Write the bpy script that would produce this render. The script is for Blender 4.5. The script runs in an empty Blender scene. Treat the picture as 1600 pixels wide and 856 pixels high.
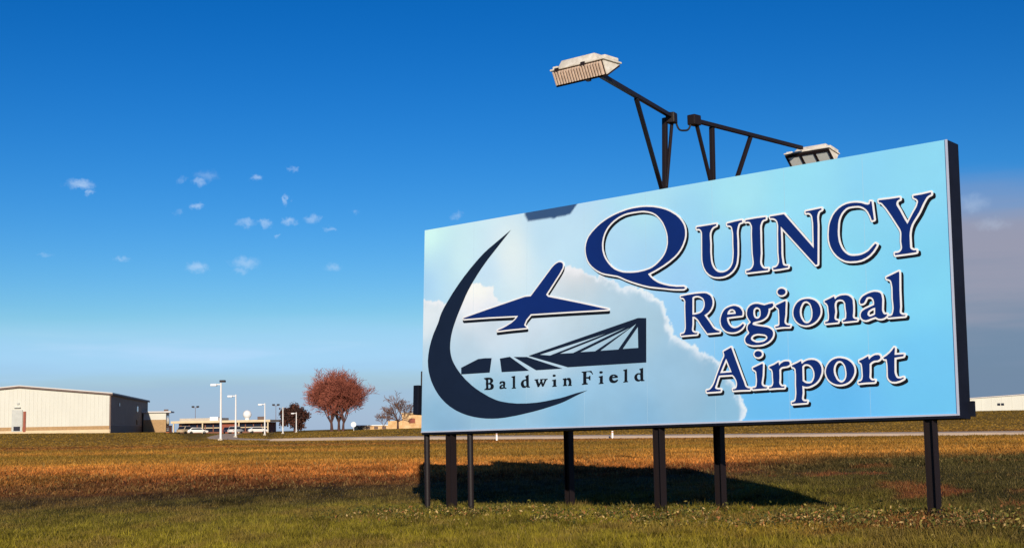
import bpy, bmesh, math, random
import numpy as np
from mathutils import Vector, Matrix, geometry

R = math.radians
scene = bpy.context.scene
col = scene.collection
ZC = 1.40                                # eye height; z = 0 is the ground near the middle post

# ------------------------------------------------------------------ camera
cam_d = bpy.data.cameras.new('camera')
cam_d.sensor_width = 36.0
cam_d.lens = 2112.2 / 1600 * 36
cam_d.clip_start = 0.1
cam_d.clip_end = 9000
cam = bpy.data.objects.new('camera', cam_d)
col.objects.link(cam)
PITCH, ROLL = R(6.2961), R(-0.9988)
fw = Vector((0, math.cos(PITCH), math.sin(PITCH)))
rt = Vector((1, 0, 0))
up = Vector((0, -math.sin(PITCH), math.cos(PITCH)))
rt2 = rt * math.cos(ROLL) + up * math.sin(ROLL)
up2 = up * math.cos(ROLL) - rt * math.sin(ROLL)
m = Matrix((rt2, up2, -fw)).transposed().to_4x4()
m.translation = (0, 0, ZC)
cam.matrix_world = m
scene.camera = cam

# ------------------------------------------------------------------ sky
SUN_EL, SUN_AZ = R(15.0), R(180 - 4.6)     # azimuth from +Y towards +X
to_sun = Vector((math.sin(SUN_AZ) * math.cos(SUN_EL), math.cos(SUN_AZ) * math.cos(SUN_EL), math.sin(SUN_EL)))
world = bpy.data.worlds.new('World')
scene.world = world
world.use_nodes = True
WN, WL = world.node_tree.nodes, world.node_tree.links
WN.clear()

def wn(kind, **kw):
    n = WN.new(kind)
    for k, v in kw.items():
        setattr(n, k, v)
    return n

def wmath(op, a, b=None, c=None, clamp=False):
    n = wn('ShaderNodeMath', operation=op, use_clamp=clamp)
    for i, v in enumerate((a, b, c)):
        if v is None:
            continue
        if isinstance(v, (int, float)):
            n.inputs[i].default_value = v
        else:
            WL.new(v, n.inputs[i])
    return n.outputs[0]

def wmap(v, a, b, c=0.0, d=1.0, smooth=True):
    n = wn('ShaderNodeMapRange', interpolation_type='SMOOTHSTEP' if smooth else 'LINEAR')
    WL.new(v, n.inputs[0])
    for i, q in enumerate((a, b, c, d)):
        n.inputs[1 + i].default_value = q
    return n.outputs[0]

def wmix(fac, a, b):
    n = wn('ShaderNodeMix', data_type='RGBA')
    if isinstance(fac, (int, float)):
        n.inputs[0].default_value = fac
    else:
        WL.new(fac, n.inputs[0])
    for i, v in ((6, a), (7, b)):
        if isinstance(v, tuple):
            n.inputs[i].default_value = v
        else:
            WL.new(v, n.inputs[i])
    return n.outputs[2]

SKY_STRENGTH = 0.075
sky = wn('ShaderNodeTexSky', sky_type='NISHITA')
sky.sun_disc = False
sky.sun_elevation = SUN_EL
sky.sun_rotation = SUN_AZ
sky.altitude = 250
sky.air_density = 1.0
sky.dust_density = 0.25
sky.ozone_density = 4.0
hsv = wn('ShaderNodeHueSaturation')
hsv.inputs['Hue'].default_value = 0.5
hsv.inputs['Saturation'].default_value = 1.315
hsv.inputs['Value'].default_value = 1.0
WL.new(sky.outputs[0], hsv.inputs['Color'])
# deeper contrast between zenith and horizon, as in the strongly saturated photograph
gam = wn('ShaderNodeGamma')
gam.inputs['Gamma'].default_value = 1.35
WL.new(hsv.outputs[0], gam.inputs['Color'])
tint = wn('ShaderNodeVectorMath', operation='MULTIPLY')
WL.new(gam.outputs[0], tint.inputs[0])
tint.inputs[1].default_value = (0.747, 0.665, 0.690)
sky_col = tint.outputs[0]

tc = wn('ShaderNodeTexCoord')
sep = wn('ShaderNodeSeparateXYZ')
WL.new(tc.outputs['Generated'], sep.inputs[0])
az = wmath('ARCTAN2', sep.outputs[0], sep.outputs[1])
el = wmath('ARCSINE', sep.outputs[2])
ae = wn('ShaderNodeCombineXYZ')
WL.new(az, ae.inputs[0])
WL.new(el, ae.inputs[1])
# ragged edges: push the look-up around with noise
wob = wn('ShaderNodeTexNoise', noise_dimensions='3D')
wob.inputs['Scale'].default_value = 130
wob.inputs['Detail'].default_value = 6
wob.inputs['Roughness'].default_value = 0.65
WL.new(ae.outputs[0], wob.inputs['Vector'])
wsub = wn('ShaderNodeVectorMath', operation='MULTIPLY_ADD')
WL.new(wob.outputs['Color'], wsub.inputs[0])
wsub.inputs[1].default_value = (0.018, 0.012, 0)
wadd = wn('ShaderNodeVectorMath', operation='SUBTRACT')
WL.new(ae.outputs[0], wsub.inputs[2])
WL.new(wsub.outputs[0], wadd.inputs[0])
wadd.inputs[1].default_value = (0.009, 0.006, 0)
# small fair-weather clouds: azimuth, elevation, half width, half height (radians), opacity
CLOUDS = [
    (-0.3127, 0.1725, 0.0080, 0.0033, 0.52),
    (-0.3052, 0.1674, 0.0028, 0.0024, 0.42),
    (-0.2240, 0.1816, 0.0076, 0.0043, 0.20),
    (-0.2294, 0.1768, 0.0043, 0.0024, 0.35),
    (-0.2422, 0.1784, 0.0028, 0.0024, 0.14),
    (-0.1876, 0.1809, 0.0047, 0.0024, 0.42),
    (-0.1620, 0.1873, 0.0028, 0.0019, 0.24),
    (-0.1667, 0.1644, 0.0024, 0.0043, 0.42),
    (-0.2302, 0.1598, 0.0052, 0.0024, 0.42),
    (-0.2437, 0.1549, 0.0033, 0.0019, 0.14),
    (-0.1949, 0.1474, 0.0066, 0.0028, 0.35),
    (-0.1820, 0.1485, 0.0047, 0.0028, 0.39),
    (-0.1639, 0.1495, 0.0057, 0.0028, 0.45),
    (-0.1470, 0.1520, 0.0052, 0.0028, 0.35),
    (-0.1334, 0.1436, 0.0043, 0.0019, 0.32),
    (-0.1727, 0.1392, 0.0019, 0.0014, 0.28),
    (-0.2830, 0.1209, 0.0047, 0.0019, 0.28),
    (-0.2298, 0.1156, 0.0071, 0.0038, 0.45),
    (-0.1961, 0.1191, 0.0095, 0.0038, 0.35),
    (-0.1984, 0.1130, 0.0057, 0.0024, 0.24),
    (-0.1321, 0.1164, 0.0062, 0.0024, 0.28),
    (-0.0404, 0.1535, 0.0043, 0.0024, 0.24),
    (-0.3350, 0.1225, 0.0043, 0.0014, 0.17),
    (-0.1160, 0.1563, 0.0024, 0.0019, 0.17),
    (0.3327, 0.1476, 0.0104, 0.0057, 0.21),
    (0.3447, 0.1324, 0.0118, 0.0038, 0.17),
]
mask = None
for (ca, ce, ra, re_, op) in CLOUDS:
    s = wn('ShaderNodeVectorMath', operation='SUBTRACT')
    WL.new(wadd.outputs[0], s.inputs[0])
    s.inputs[1].default_value = (ca, ce, 0)
    d = wn('ShaderNodeVectorMath', operation='DIVIDE')
    WL.new(s.outputs[0], d.inputs[0])
    d.inputs[1].default_value = (ra, re_, 1)
    ln = wn('ShaderNodeVectorMath', operation='LENGTH')
    WL.new(d.outputs[0], ln.inputs[0])
    q = wmap(ln.outputs['Value'], 1.45, 0.0, 0.0, op)
    mask = q if mask is None else wmath('MAXIMUM', mask, q)
# soft low stratus along the horizon, thicker to the right where a cloud bank stands
st = wn('ShaderNodeMapping')
WL.new(ae.outputs[0], st.inputs[0])
st.inputs['Scale'].default_value = (5.0, 46.0, 1.0)
stn = wn('ShaderNodeTexNoise', noise_dimensions='3D')
stn.inputs['Scale'].default_value = 1.0
stn.inputs['Detail'].default_value = 5
stn.inputs['Roughness'].default_value = 0.5
WL.new(st.outputs[0], stn.inputs['Vector'])
el_w = wmath('MULTIPLY_ADD', stn.outputs[0], 0.030, wmath('SUBTRACT', el, 0.015))
bank_side = wmap(az, 0.10, 0.27)
low = wmath('MULTIPLY', wmap(el_w, 0.050, 0.022), 0.72)
streak = wmath('MULTIPLY', wmath('MULTIPLY', wmap(el_w, 0.026, 0.043), wmap(el_w, 0.090, 0.050)), 0.7)
bank = wmath('MULTIPLY', wmath('MULTIPLY', wmap(el_w, 0.175, 0.120), bank_side), 0.95)
bank_tone = wmap(wmath('MULTIPLY_ADD', stn.outputs[0], 0.10, el), 0.09, 0.165)
K = 1.0 / SKY_STRENGTH
def kc(r, g, b):
    return (r * K, g * K, b * K, 1)
c1 = wmix(streak, sky_col, kc(0.36, 0.64, 0.99))
bands = wmath('MULTIPLY', wmath('MULTIPLY', wmap(stn.outputs[0], 0.50, 0.66), wmap(el, 0.026, 0.040)), wmap(el, 0.078, 0.050))
c1 = wmix(wmath('MULTIPLY', bands, 0.5), c1, kc(0.50, 0.72, 1.0))
c2 = wmix(low, c1, kc(0.27, 0.45, 0.76))
bank_col = wmix(bank_tone, kc(0.165, 0.245, 0.36), kc(0.325, 0.325, 0.415))
c3 = wmix(bank, c2, bank_col)
c4 = wmix(mask, c3, kc(0.62, 0.78, 0.98))
bg = wn('ShaderNodeBackground')
bg.inputs['Strength'].default_value = SKY_STRENGTH
WL.new(c4, bg.inputs['Color'])
wo = wn('ShaderNodeOutputWorld')
WL.new(bg.outputs[0], wo.inputs[0])

# ------------------------------------------------------------------ sun
sun_d = bpy.data.lights.new('sun', 'SUN')
sun_d.energy = 4.8
sun_d.angle = R(0.53)
sun_d.color = (1.0, 0.89, 0.73)
sun = bpy.data.objects.new('sun', sun_d)
sun.rotation_euler = to_sun.to_track_quat('Z', 'Y').to_euler()
sun.location = (20, -60, 40)
col.objects.link(sun)

vs = scene.view_settings
vs.view_transform = 'Standard'
vs.look = 'None'
vs.exposure = 0.0
vs.gamma = 1.0
vs.use_curve_mapping = False
scene.cycles.max_bounces = 6
scene.cycles.transparent_max_bounces = 8

# ------------------------------------------------------------------ helpers
def tag(o, label=None, cat=None, group=None, kind=None):
    if label: o['label'] = label
    if cat: o['category'] = cat
    if group: o['group'] = group
    if kind: o['kind'] = kind
    return o

def empty(name, loc=(0, 0, 0), rz=0.0):
    o = bpy.data.objects.new(name, None)
    o.location = loc
    o.rotation_euler = (0, 0, rz)
    o.empty_display_size = 0.2
    col.objects.link(o)
    return o

def link(name, me, parent=None):
    o = bpy.data.objects.new(name, me)
    col.objects.link(o)
    if parent:
        o.parent = parent
    return o

class MB:
    """collects boxes, prisms and tubes into one mesh"""
    def __init__(s):
        s.v, s.f = [], []
    def add(s, vs_, fs_):
        k = len(s.v)
        s.v += [tuple(v) for v in vs_]
        s.f += [tuple(i + k for i in f) for f in fs_]
        return s
    def box(s, c, size, ax=None):
        ax = ax or (Vector((1, 0, 0)), Vector((0, 1, 0)), Vector((0, 0, 1)))
        c = Vector(c)
        h = [Vector(a) * (q / 2) for a, q in zip(ax, size)]
        vs_ = [c + h[0] * i + h[1] * j + h[2] * k for i in (-1, 1) for j in (-1, 1) for k in (-1, 1)]
        return s.add(vs_, [(0, 1, 3, 2), (4, 6, 7, 5), (0, 4, 5, 1), (2, 3, 7, 6), (0, 2, 6, 4), (1, 5, 7, 3)])
    def bb(s, x0, x1, y0, y1, z0, z1):
        return s.box(((x0 + x1) / 2, (y0 + y1) / 2, (z0 + z1) / 2), (x1 - x0, y1 - y0, z1 - z0))
    def prism(s, poly, a, b):
        """poly: list of points (Vector) ring; swept from offset a to offset b (vectors)"""
        n = len(poly)
        a, b = Vector(a), Vector(b)
        vs_ = [Vector(p) + a for p in poly] + [Vector(p) + b for p in poly]
        fs_ = [tuple(range(n))[::-1], tuple(range(n, 2 * n))]
        fs_ += [(i, (i + 1) % n, n + (i + 1) % n, n + i) for i in range(n)]
        return s.add(vs_, fs_)
    def loft(s, r0, r1):
        n = len(r0)
        return s.add(list(r0) + list(r1), [tuple(range(n))[::-1], tuple(range(n, 2 * n))] + [(i, (i + 1) % n, n + (i + 1) % n, n + i) for i in range(n)])
    def tube(s, pts, r, n=8, cap=True):
        pts = [Vector(p) for p in pts]
        rs = r if isinstance(r, (list, tuple)) else [r] * len(pts)
        k = len(s.v)
        vs_ = []
        prev = None
        for i, p in enumerate(pts):
            d = (pts[min(i + 1, len(pts) - 1)] - pts[max(i - 1, 0)]).normalized()
            if prev is None:
                x = d.cross(Vector((0, 0, 1)))
                if x.length < 1e-3: x = d.cross(Vector((1, 0, 0)))
            else:
                x = prev - d * prev.dot(d)
            x.normalize(); prev = x
            y = d.cross(x)
            vs_ += [p + (x * math.cos(2 * math.pi * j / n) + y * math.sin(2 * math.pi * j / n)) * rs[i] for j in range(n)]
        fs_ = []
        for i in range(len(pts) - 1):
            fs_ += [(i * n + j, i * n + (j + 1) % n, (i + 1) * n + (j + 1) % n, (i + 1) * n + j) for j in range(n)]
        if cap:
            fs_ += [tuple(range(n))[::-1], tuple(range((len(pts) - 1) * n, len(pts) * n))]
        return s.add(vs_, fs_)
    def lathe(s, prof, c, n=20, ax=None):
        ax = ax or (Vector((1, 0, 0)), Vector((0, 1, 0)), Vector((0, 0, 1)))
        c = Vector(c)
        vs_ = []
        for r_, z_ in prof:
            vs_ += [c + (ax[0] * math.cos(2 * math.pi * j / n) + ax[1] * math.sin(2 * math.pi * j / n)) * r_ + ax[2] * z_ for j in range(n)]
        fs_ = [(i * n + j, i * n + (j + 1) % n, (i + 1) * n + (j + 1) % n, (i + 1) * n + j) for i in range(len(prof) - 1) for j in range(n)]
        fs_ += [tuple(range(n))[::-1], tuple(range((len(prof) - 1) * n, len(prof) * n))]
        return s.add(vs_, fs_)
    def build(s, name, mat, parent=None, smooth=False, bevel=0.0, world=True):
        me = bpy.data.meshes.new(name)
        me.from_pydata(s.v, [], s.f)
        bm = bmesh.new(); bm.from_mesh(me)
        bmesh.ops.recalc_face_normals(bm, faces=bm.faces)
        if bevel:
            bmesh.ops.bevel(bm, geom=[e for e in bm.edges if len(e.link_faces) == 2 and e.calc_face_angle(0) > 0.6], offset=bevel, segments=2, affect='EDGES', profile=0.6)
        bm.to_mesh(me); bm.free()
        if smooth:
            me.polygons.foreach_set('use_smooth', [True] * len(me.polygons))
            try: me.set_sharp_from_angle(angle=R(38))
            except Exception: pass
        me.materials.append(mat)
        o = link(name, me, parent)
        if parent is not None and world:
            o.matrix_parent_inverse = parent.matrix_world.inverted() if parent.matrix_world != Matrix() else Matrix()
        return o

def set_root(o):
    bpy.context.view_layer.update()
    return o

def copy_tree(o, parent=None):
    c = o.copy()
    col.objects.link(c)
    if parent: c.parent = parent
    for ch in list(o.children):
        copy_tree(ch, c)
    return c

def lin(r, g, b):
    f = lambda c: (c / 255 / 12.92) if c / 255 <= 0.04045 else ((c / 255 + 0.055) / 1.055) ** 2.4
    return (f(r), f(g), f(b))

# ------------------------------------------------------------------ materials
def mat(name, c, rough=0.6, metal=0.0, var=0.12, scale=3.0, bump=0.0, bscale=20.0, stretch=(1, 1, 1), spec=0.3, dirt=None):
    m_ = bpy.data.materials.new(name)
    m_.use_nodes = True
    nt = m_.node_tree
    b = nt.nodes['Principled BSDF']
    b.inputs['Roughness'].default_value = rough
    b.inputs['Metallic'].default_value = metal
    b.inputs['Specular IOR Level'].default_value = spec
    t = nt.nodes.new('ShaderNodeTexCoord')
    mp = nt.nodes.new('ShaderNodeMapping')
    mp.inputs['Scale'].default_value = stretch
    nt.links.new(t.outputs['Object'], mp.inputs[0])
    n = nt.nodes.new('ShaderNodeTexNoise')
    n.inputs['Scale'].default_value = scale
    n.inputs['Detail'].default_value = 6
    n.inputs['Roughness'].default_value = 0.62
    nt.links.new(mp.outputs[0], n.inputs['Vector'])
    rp = nt.nodes.new('ShaderNodeValToRGB')
    rp.color_ramp.elements[0].position = 0.28
    rp.color_ramp.elements[1].position = 0.72
    lo = [max(0, q * (1 - var)) for q in c]
    hi = [min(1, q * (1 + var)) for q in c]
    if dirt: lo = list(dirt)
    rp.color_ramp.elements[0].color = (*lo, 1)
    rp.color_ramp.elements[1].color = (*hi, 1)
    nt.links.new(n.outputs[0], rp.inputs[0])
    nt.links.new(rp.outputs[0], b.inputs['Base Color'])
    if bump:
        n2 = nt.nodes.new('ShaderNodeTexNoise')
        n2.inputs['Scale'].default_value = bscale
        n2.inputs['Detail'].default_value = 4
        nt.links.new(mp.outputs[0], n2.inputs['Vector'])
        bp = nt.nodes.new('ShaderNodeBump')
        bp.inputs['Strength'].default_value = bump
        bp.inputs['Distance'].default_value = 0.02
        nt.links.new(n2.outputs[0], bp.inputs['Height'])
        nt.links.new(bp.outputs[0], b.inputs['Normal'])
    return m_

def attr_mat(name, rough=0.8, trans=0.0, noise=0.0, nscale=8.0, spec=0.15, bump=0.0):
    m_ = bpy.data.materials.new(name)
    m_.use_nodes = True
    nt = m_.node_tree
    b = nt.nodes['Principled BSDF']
    b.inputs['Roughness'].default_value = rough
    b.inputs['Specular IOR Level'].default_value = spec
    a = nt.nodes.new('ShaderNodeAttribute')
    a.attribute_name = 'Col'
    c = a.outputs['Color']
    t = nt.nodes.new('ShaderNodeTexCoord')
    if noise:
        n = nt.nodes.new('ShaderNodeTexNoise')
        n.inputs['Scale'].default_value = nscale
        n.inputs['Detail'].default_value = 5
        nt.links.new(t.outputs['Object'], n.inputs['Vector'])
        mr = nt.nodes.new('ShaderNodeMapRange')
        mr.inputs[1].default_value = 0.3; mr.inputs[2].default_value = 0.7
        mr.inputs[3].default_value = 1 - noise; mr.inputs[4].default_value = 1 + noise
        nt.links.new(n.outputs[0], mr.inputs[0])
        mx = nt.nodes.new('ShaderNodeVectorMath'); mx.operation = 'SCALE'
        nt.links.new(c, mx.inputs[0]); nt.links.new(mr.outputs[0], mx.inputs['Scale'])
        c = mx.outputs[0]
        if bump:
            bp = nt.nodes.new('ShaderNodeBump')
            bp.inputs['Strength'].default_value = bump
            bp.inputs['Distance'].default_value = 0.05
            nt.links.new(n.outputs[0], bp.inputs['Height'])
            nt.links.new(bp.outputs[0], b.inputs['Normal'])
    nt.links.new(c, b.inputs['Base Color'])
    if trans:
        tr = nt.nodes.new('ShaderNodeBsdfTranslucent')
        nt.links.new(c, tr.inputs[0])
        ms = nt.nodes.new('ShaderNodeMixShader')
        ms.inputs[0].default_value = trans
        nt.links.new(b.outputs[0], ms.inputs[1]); nt.links.new(tr.outputs[0], ms.inputs[2])
        nt.links.new(ms.outputs[0], nt.nodes['Material Output'].inputs[0])
    return m_

M = {
    'steel': mat('dark_brown_painted_steel', (0.0095, 0.0065, 0.0075), 0.55, 0.0, 0.45, 6, 0.15, 40, spec=0.28, dirt=(0.015, 0.009, 0.009)),
    'frame': mat('navy_painted_sheet', (0.0055, 0.0075, 0.017), 0.6, 0.0, 0.3, 2.5, 0.1, 12, spec=0.2),
    'blue': mat('royal_blue_vinyl', (0.004, 0.022, 0.155), 0.4, 0.0, 0.08, 2, spec=0.35),
    'white': mat('white_vinyl', (0.86, 0.86, 0.87), 0.4, 0.0, 0.03, 2),
    'black': mat('black_vinyl', (0.005, 0.006, 0.010), 0.45, 0.0, 0.2, 2),
    'navy': mat('dark_navy_vinyl', (0.007, 0.014, 0.036), 0.45, 0.0, 0.12, 2),
    'trim': mat('pale_aluminium_trim', (0.62, 0.66, 0.78), 0.35, 0.3, 0.05, 4),
    'backblue': mat('pale_blue_sheet', (0.30, 0.52, 0.70), 0.45, 0.0, 0.08, 1.2),
    'cream': mat('cream_lamp_enamel', (0.82, 0.77, 0.68), 0.45, 0.0, 0.10, 9, dirt=(0.55, 0.48, 0.38)),
    'fin': mat('sunbleached_fin_metal', (0.72, 0.54, 0.42), 0.5, 0.1, 0.2, 14),
    'lampdark': mat('dark_lamp_casting', (0.020, 0.012, 0.013), 0.6, 0.0, 0.3, 10),
    'lens': mat('pale_lamp_lens', (0.90, 0.90, 0.84), 0.3, 0.0, 0.06, 20, spec=0.6),
    'rubber': mat('black_cable_rubber', (0.010, 0.010, 0.012), 0.6, 0.0, 0.2, 20),
    'siding': mat('cream_metal_siding', (0.58, 0.57, 0.50), 0.55, 0.0, 0.06, 0.5, stretch=(1, 1, 0.25)),
    'sideshade': mat('shade_toned_siding', (0.36, 0.27, 0.20), 0.6, 0.0, 0.1, 0.5),  # darker copy of the cream siding, shade of the side wall in its colour
    'wainscot': mat('tan_brick_base', (0.40, 0.25, 0.12), 0.8, 0.0, 0.2, 4, 0.3, 8),
    'wainlight': mat('pale_concrete_base', (0.66, 0.52, 0.33), 0.8, 0.0, 0.1, 1.5),
    'roofpale': mat('pale_metal_roof', (0.55, 0.52, 0.50), 0.5, 0.0, 0.08, 0.6),
    'fascia': mat('brown_fascia', (0.12, 0.075, 0.06), 0.6, 0.0, 0.15, 2),
    'rust': mat('rust_red_paint', (0.26, 0.06, 0.03), 0.6, 0.0, 0.2, 3),
    'doorgrey': mat('pale_grey_door', (0.45, 0.46, 0.43), 0.5, 0.0, 0.1, 2),
    'glassdark': mat('dark_window_glass', (0.012, 0.015, 0.030), 0.12, 0.0, 0.1, 2, spec=0.6),
    'brick': mat('red_brown_brick', (0.20, 0.085, 0.055), 0.85, 0.0, 0.2, 3),
    'pole': mat('white_pole_paint', (0.74, 0.72, 0.70), 0.45, 0.0, 0.05, 2),
    'whitepaint': mat('white_gloss_paint', (0.80, 0.80, 0.80), 0.4, 0.0, 0.04, 2),
    'tanwall': mat('pale_yellow_wall', (0.66, 0.48, 0.27), 0.75, 0.0, 0.15, 0.9, dirt=(0.50, 0.27, 0.10)),
    'orange': mat('faded_orange_paint', (0.55, 0.16, 0.05), 0.5, 0.0, 0.15, 3),
    'carwhite': mat('white_car_paint', (0.72, 0.70, 0.66), 0.25, 0.0, 0.04, 2, spec=0.5),
    'carred': mat('red_car_paint', (0.38, 0.06, 0.03), 0.25, 0.0, 0.05, 2, spec=0.5),
    'carblue': mat('dark_car_paint', (0.03, 0.035, 0.06), 0.25, 0.0, 0.05, 2, spec=0.5),
    'cartan': mat('tan_car_paint', (0.52, 0.40, 0.25), 0.25, 0.0, 0.05, 2, spec=0.5),
    'tyre': mat('tyre_rubber', (0.012, 0.012, 0.012), 0.8, 0.0, 0.2, 5),
    'bark_red': mat('reddish_twig_bark', (0.30, 0.090, 0.058), 0.85, 0.0, 0.25, 1.2),
    'bark_dark': mat('dark_trunk_bark', (0.085, 0.042, 0.036), 0.9, 0.0, 0.3, 2, 0.4, 10),
    'bark_grey': mat('grey_brown_twig_bark', (0.17, 0.095, 0.075), 0.85, 0.0, 0.25, 1.2),
    'concrete': mat('pale_concrete', (0.50, 0.44, 0.36), 0.9, 0.0, 0.12, 0.6, 0.3, 6),
    'grass': attr_mat('grass_blades', 0.75, 0.18),
    'leaf': attr_mat('leaves', 0.7, 0.15),
    'soil': attr_mat('ground_turf', 0.95, 0.0, 0.35, 2.2, 0.05, 0.8),
    'joint': mat('sheet_joint_grey', (0.42, 0.60, 0.74), 0.6, 0.0, 0.1, 3),
    'print': attr_mat('printed_vinyl', 0.42, 0.0, 0.022, 1.1, 0.3, 0.10),
}

def mesh_np(name, verts, tris, colors, material, parent=None):
    """large triangle mesh with one colour per vertex"""
    me = bpy.data.meshes.new(name)
    nv, nt_ = len(verts), len(tris)
    me.vertices.add(nv); me.loops.add(nt_ * 3); me.polygons.add(nt_)
    me.vertices.foreach_set('co', np.ascontiguousarray(verts, dtype=np.float32).ravel())
    me.loops.foreach_set('vertex_index', np.ascontiguousarray(tris, dtype=np.int32).ravel())
    me.polygons.foreach_set('loop_start', np.arange(0, nt_ * 3, 3, dtype=np.int32))
    a = me.color_attributes.new('Col', 'FLOAT_COLOR', 'POINT')
    c4_ = np.ones((nv, 4), dtype=np.float32); c4_[:, :3] = colors
    a.data.foreach_set('color', c4_.ravel())
    me.update(); me.validate()
    me.materials.append(material)
    return link(name, me, parent)

def _hash(ix, iy, seed):
    h = (ix.astype(np.int64) * 374761393 + iy.astype(np.int64) * 668265263 + seed * 974634777) & 0x7fffffff
    h = ((h ^ (h >> 13)) * 1274126177) & 0x7fffffff
    return ((h ^ (h >> 16)) & 0xffff) / 65535.0

def vnoise(x, y, seed=0):
    x, y = np.asarray(x, float), np.asarray(y, float)
    ix, iy = np.floor(x), np.floor(y)
    fx, fy = x - ix, y - iy
    fx, fy = fx * fx * (3 - 2 * fx), fy * fy * (3 - 2 * fy)
    a, b = _hash(ix, iy, seed), _hash(ix + 1, iy, seed)
    c, d = _hash(ix, iy + 1, seed), _hash(ix + 1, iy + 1, seed)
    return (a * (1 - fx) + b * fx) * (1 - fy) + (c * (1 - fx) + d * fx) * fy

def fbm(x, y, seed=0, o=4):
    s, a, t = 0, 0.5, 0
    for k in range(o):
        s = s + a * vnoise(x * 2 ** k + 17 * k, y * 2 ** k - 9 * k, seed + k); t += a; a *= 0.55
    return s / t

def sstep(a, b, x):
    t = np.clip((np.asarray(x, float) - a) / (b - a), 0, 1)
    return t * t * (3 - 2 * t)

# ------------------------------------------------------------------ terrain
AZ_A = np.array([-0.6, -0.38, -0.30, -0.265, -0.235, -0.18, -0.135, -0.085, 0.0, 0.34, 0.6])
AZ_Z = np.array([-0.2, -0.2, -0.39, -0.50, -1.15, -1.20, -0.90, -0.63, -0.40, 0.62, 0.70])

def ground_z(x, y):
    x, y = np.asarray(x, float), np.asarray(y, float)
    near = -1.44 + 0.36 * np.tanh((x - 2.2) / 12.0)
    # shallow swale a few metres behind the sign, then a gentle rise
    u_ = (x + 1.663) * 0.743 - (y - 24.227) * 0.669
    q_ = (x + 1.663) * 0.669 + (y - 24.227) * 0.743
    near = near - 0.17 * np.exp(-((q_ - 3.9) / 1.9) ** 2) * np.exp(-((u_ - 2.5) / 6.3) ** 4)
    a = np.clip(x / np.maximum(y, 40), -0.6, 0.6)
    far = np.interp(a, AZ_A, AZ_Z) - np.maximum(y - 420, 0) * 0.0035
    z = near + (-1.23 - near) * sstep(28, 43, y)
    z = z + (far - z) * sstep(100, 205, y)
    z = z + 0.03 * (fbm(x * 0.6, y * 0.6, 5) - 0.5) * sstep(400, 200, y)
    return z + ZC

ROAD = [(60, 64), (31.5, 87), (15, 100), (-2, 113), (-14, 123), (-20, 128)]
DRIVE = [(-17, 126), (-25, 137), (-33, 155), (-39, 180), (-47, 220), (-55, 262), (-60, 290)]
def road_dist(x, y):
    d = np.full(np.shape(x), 1e9)
    for (x0, y0), (x1, y1) in zip(ROAD[:-1], ROAD[1:]):
        dx, dy = x1 - x0, y1 - y0
        t = np.clip(((x - x0) * dx + (y - y0) * dy) / (dx * dx + dy * dy), 0, 1)
        d = np.minimum(d, np.hypot(x - x0 - t * dx, y - y0 - t * dy))
    return d

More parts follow.
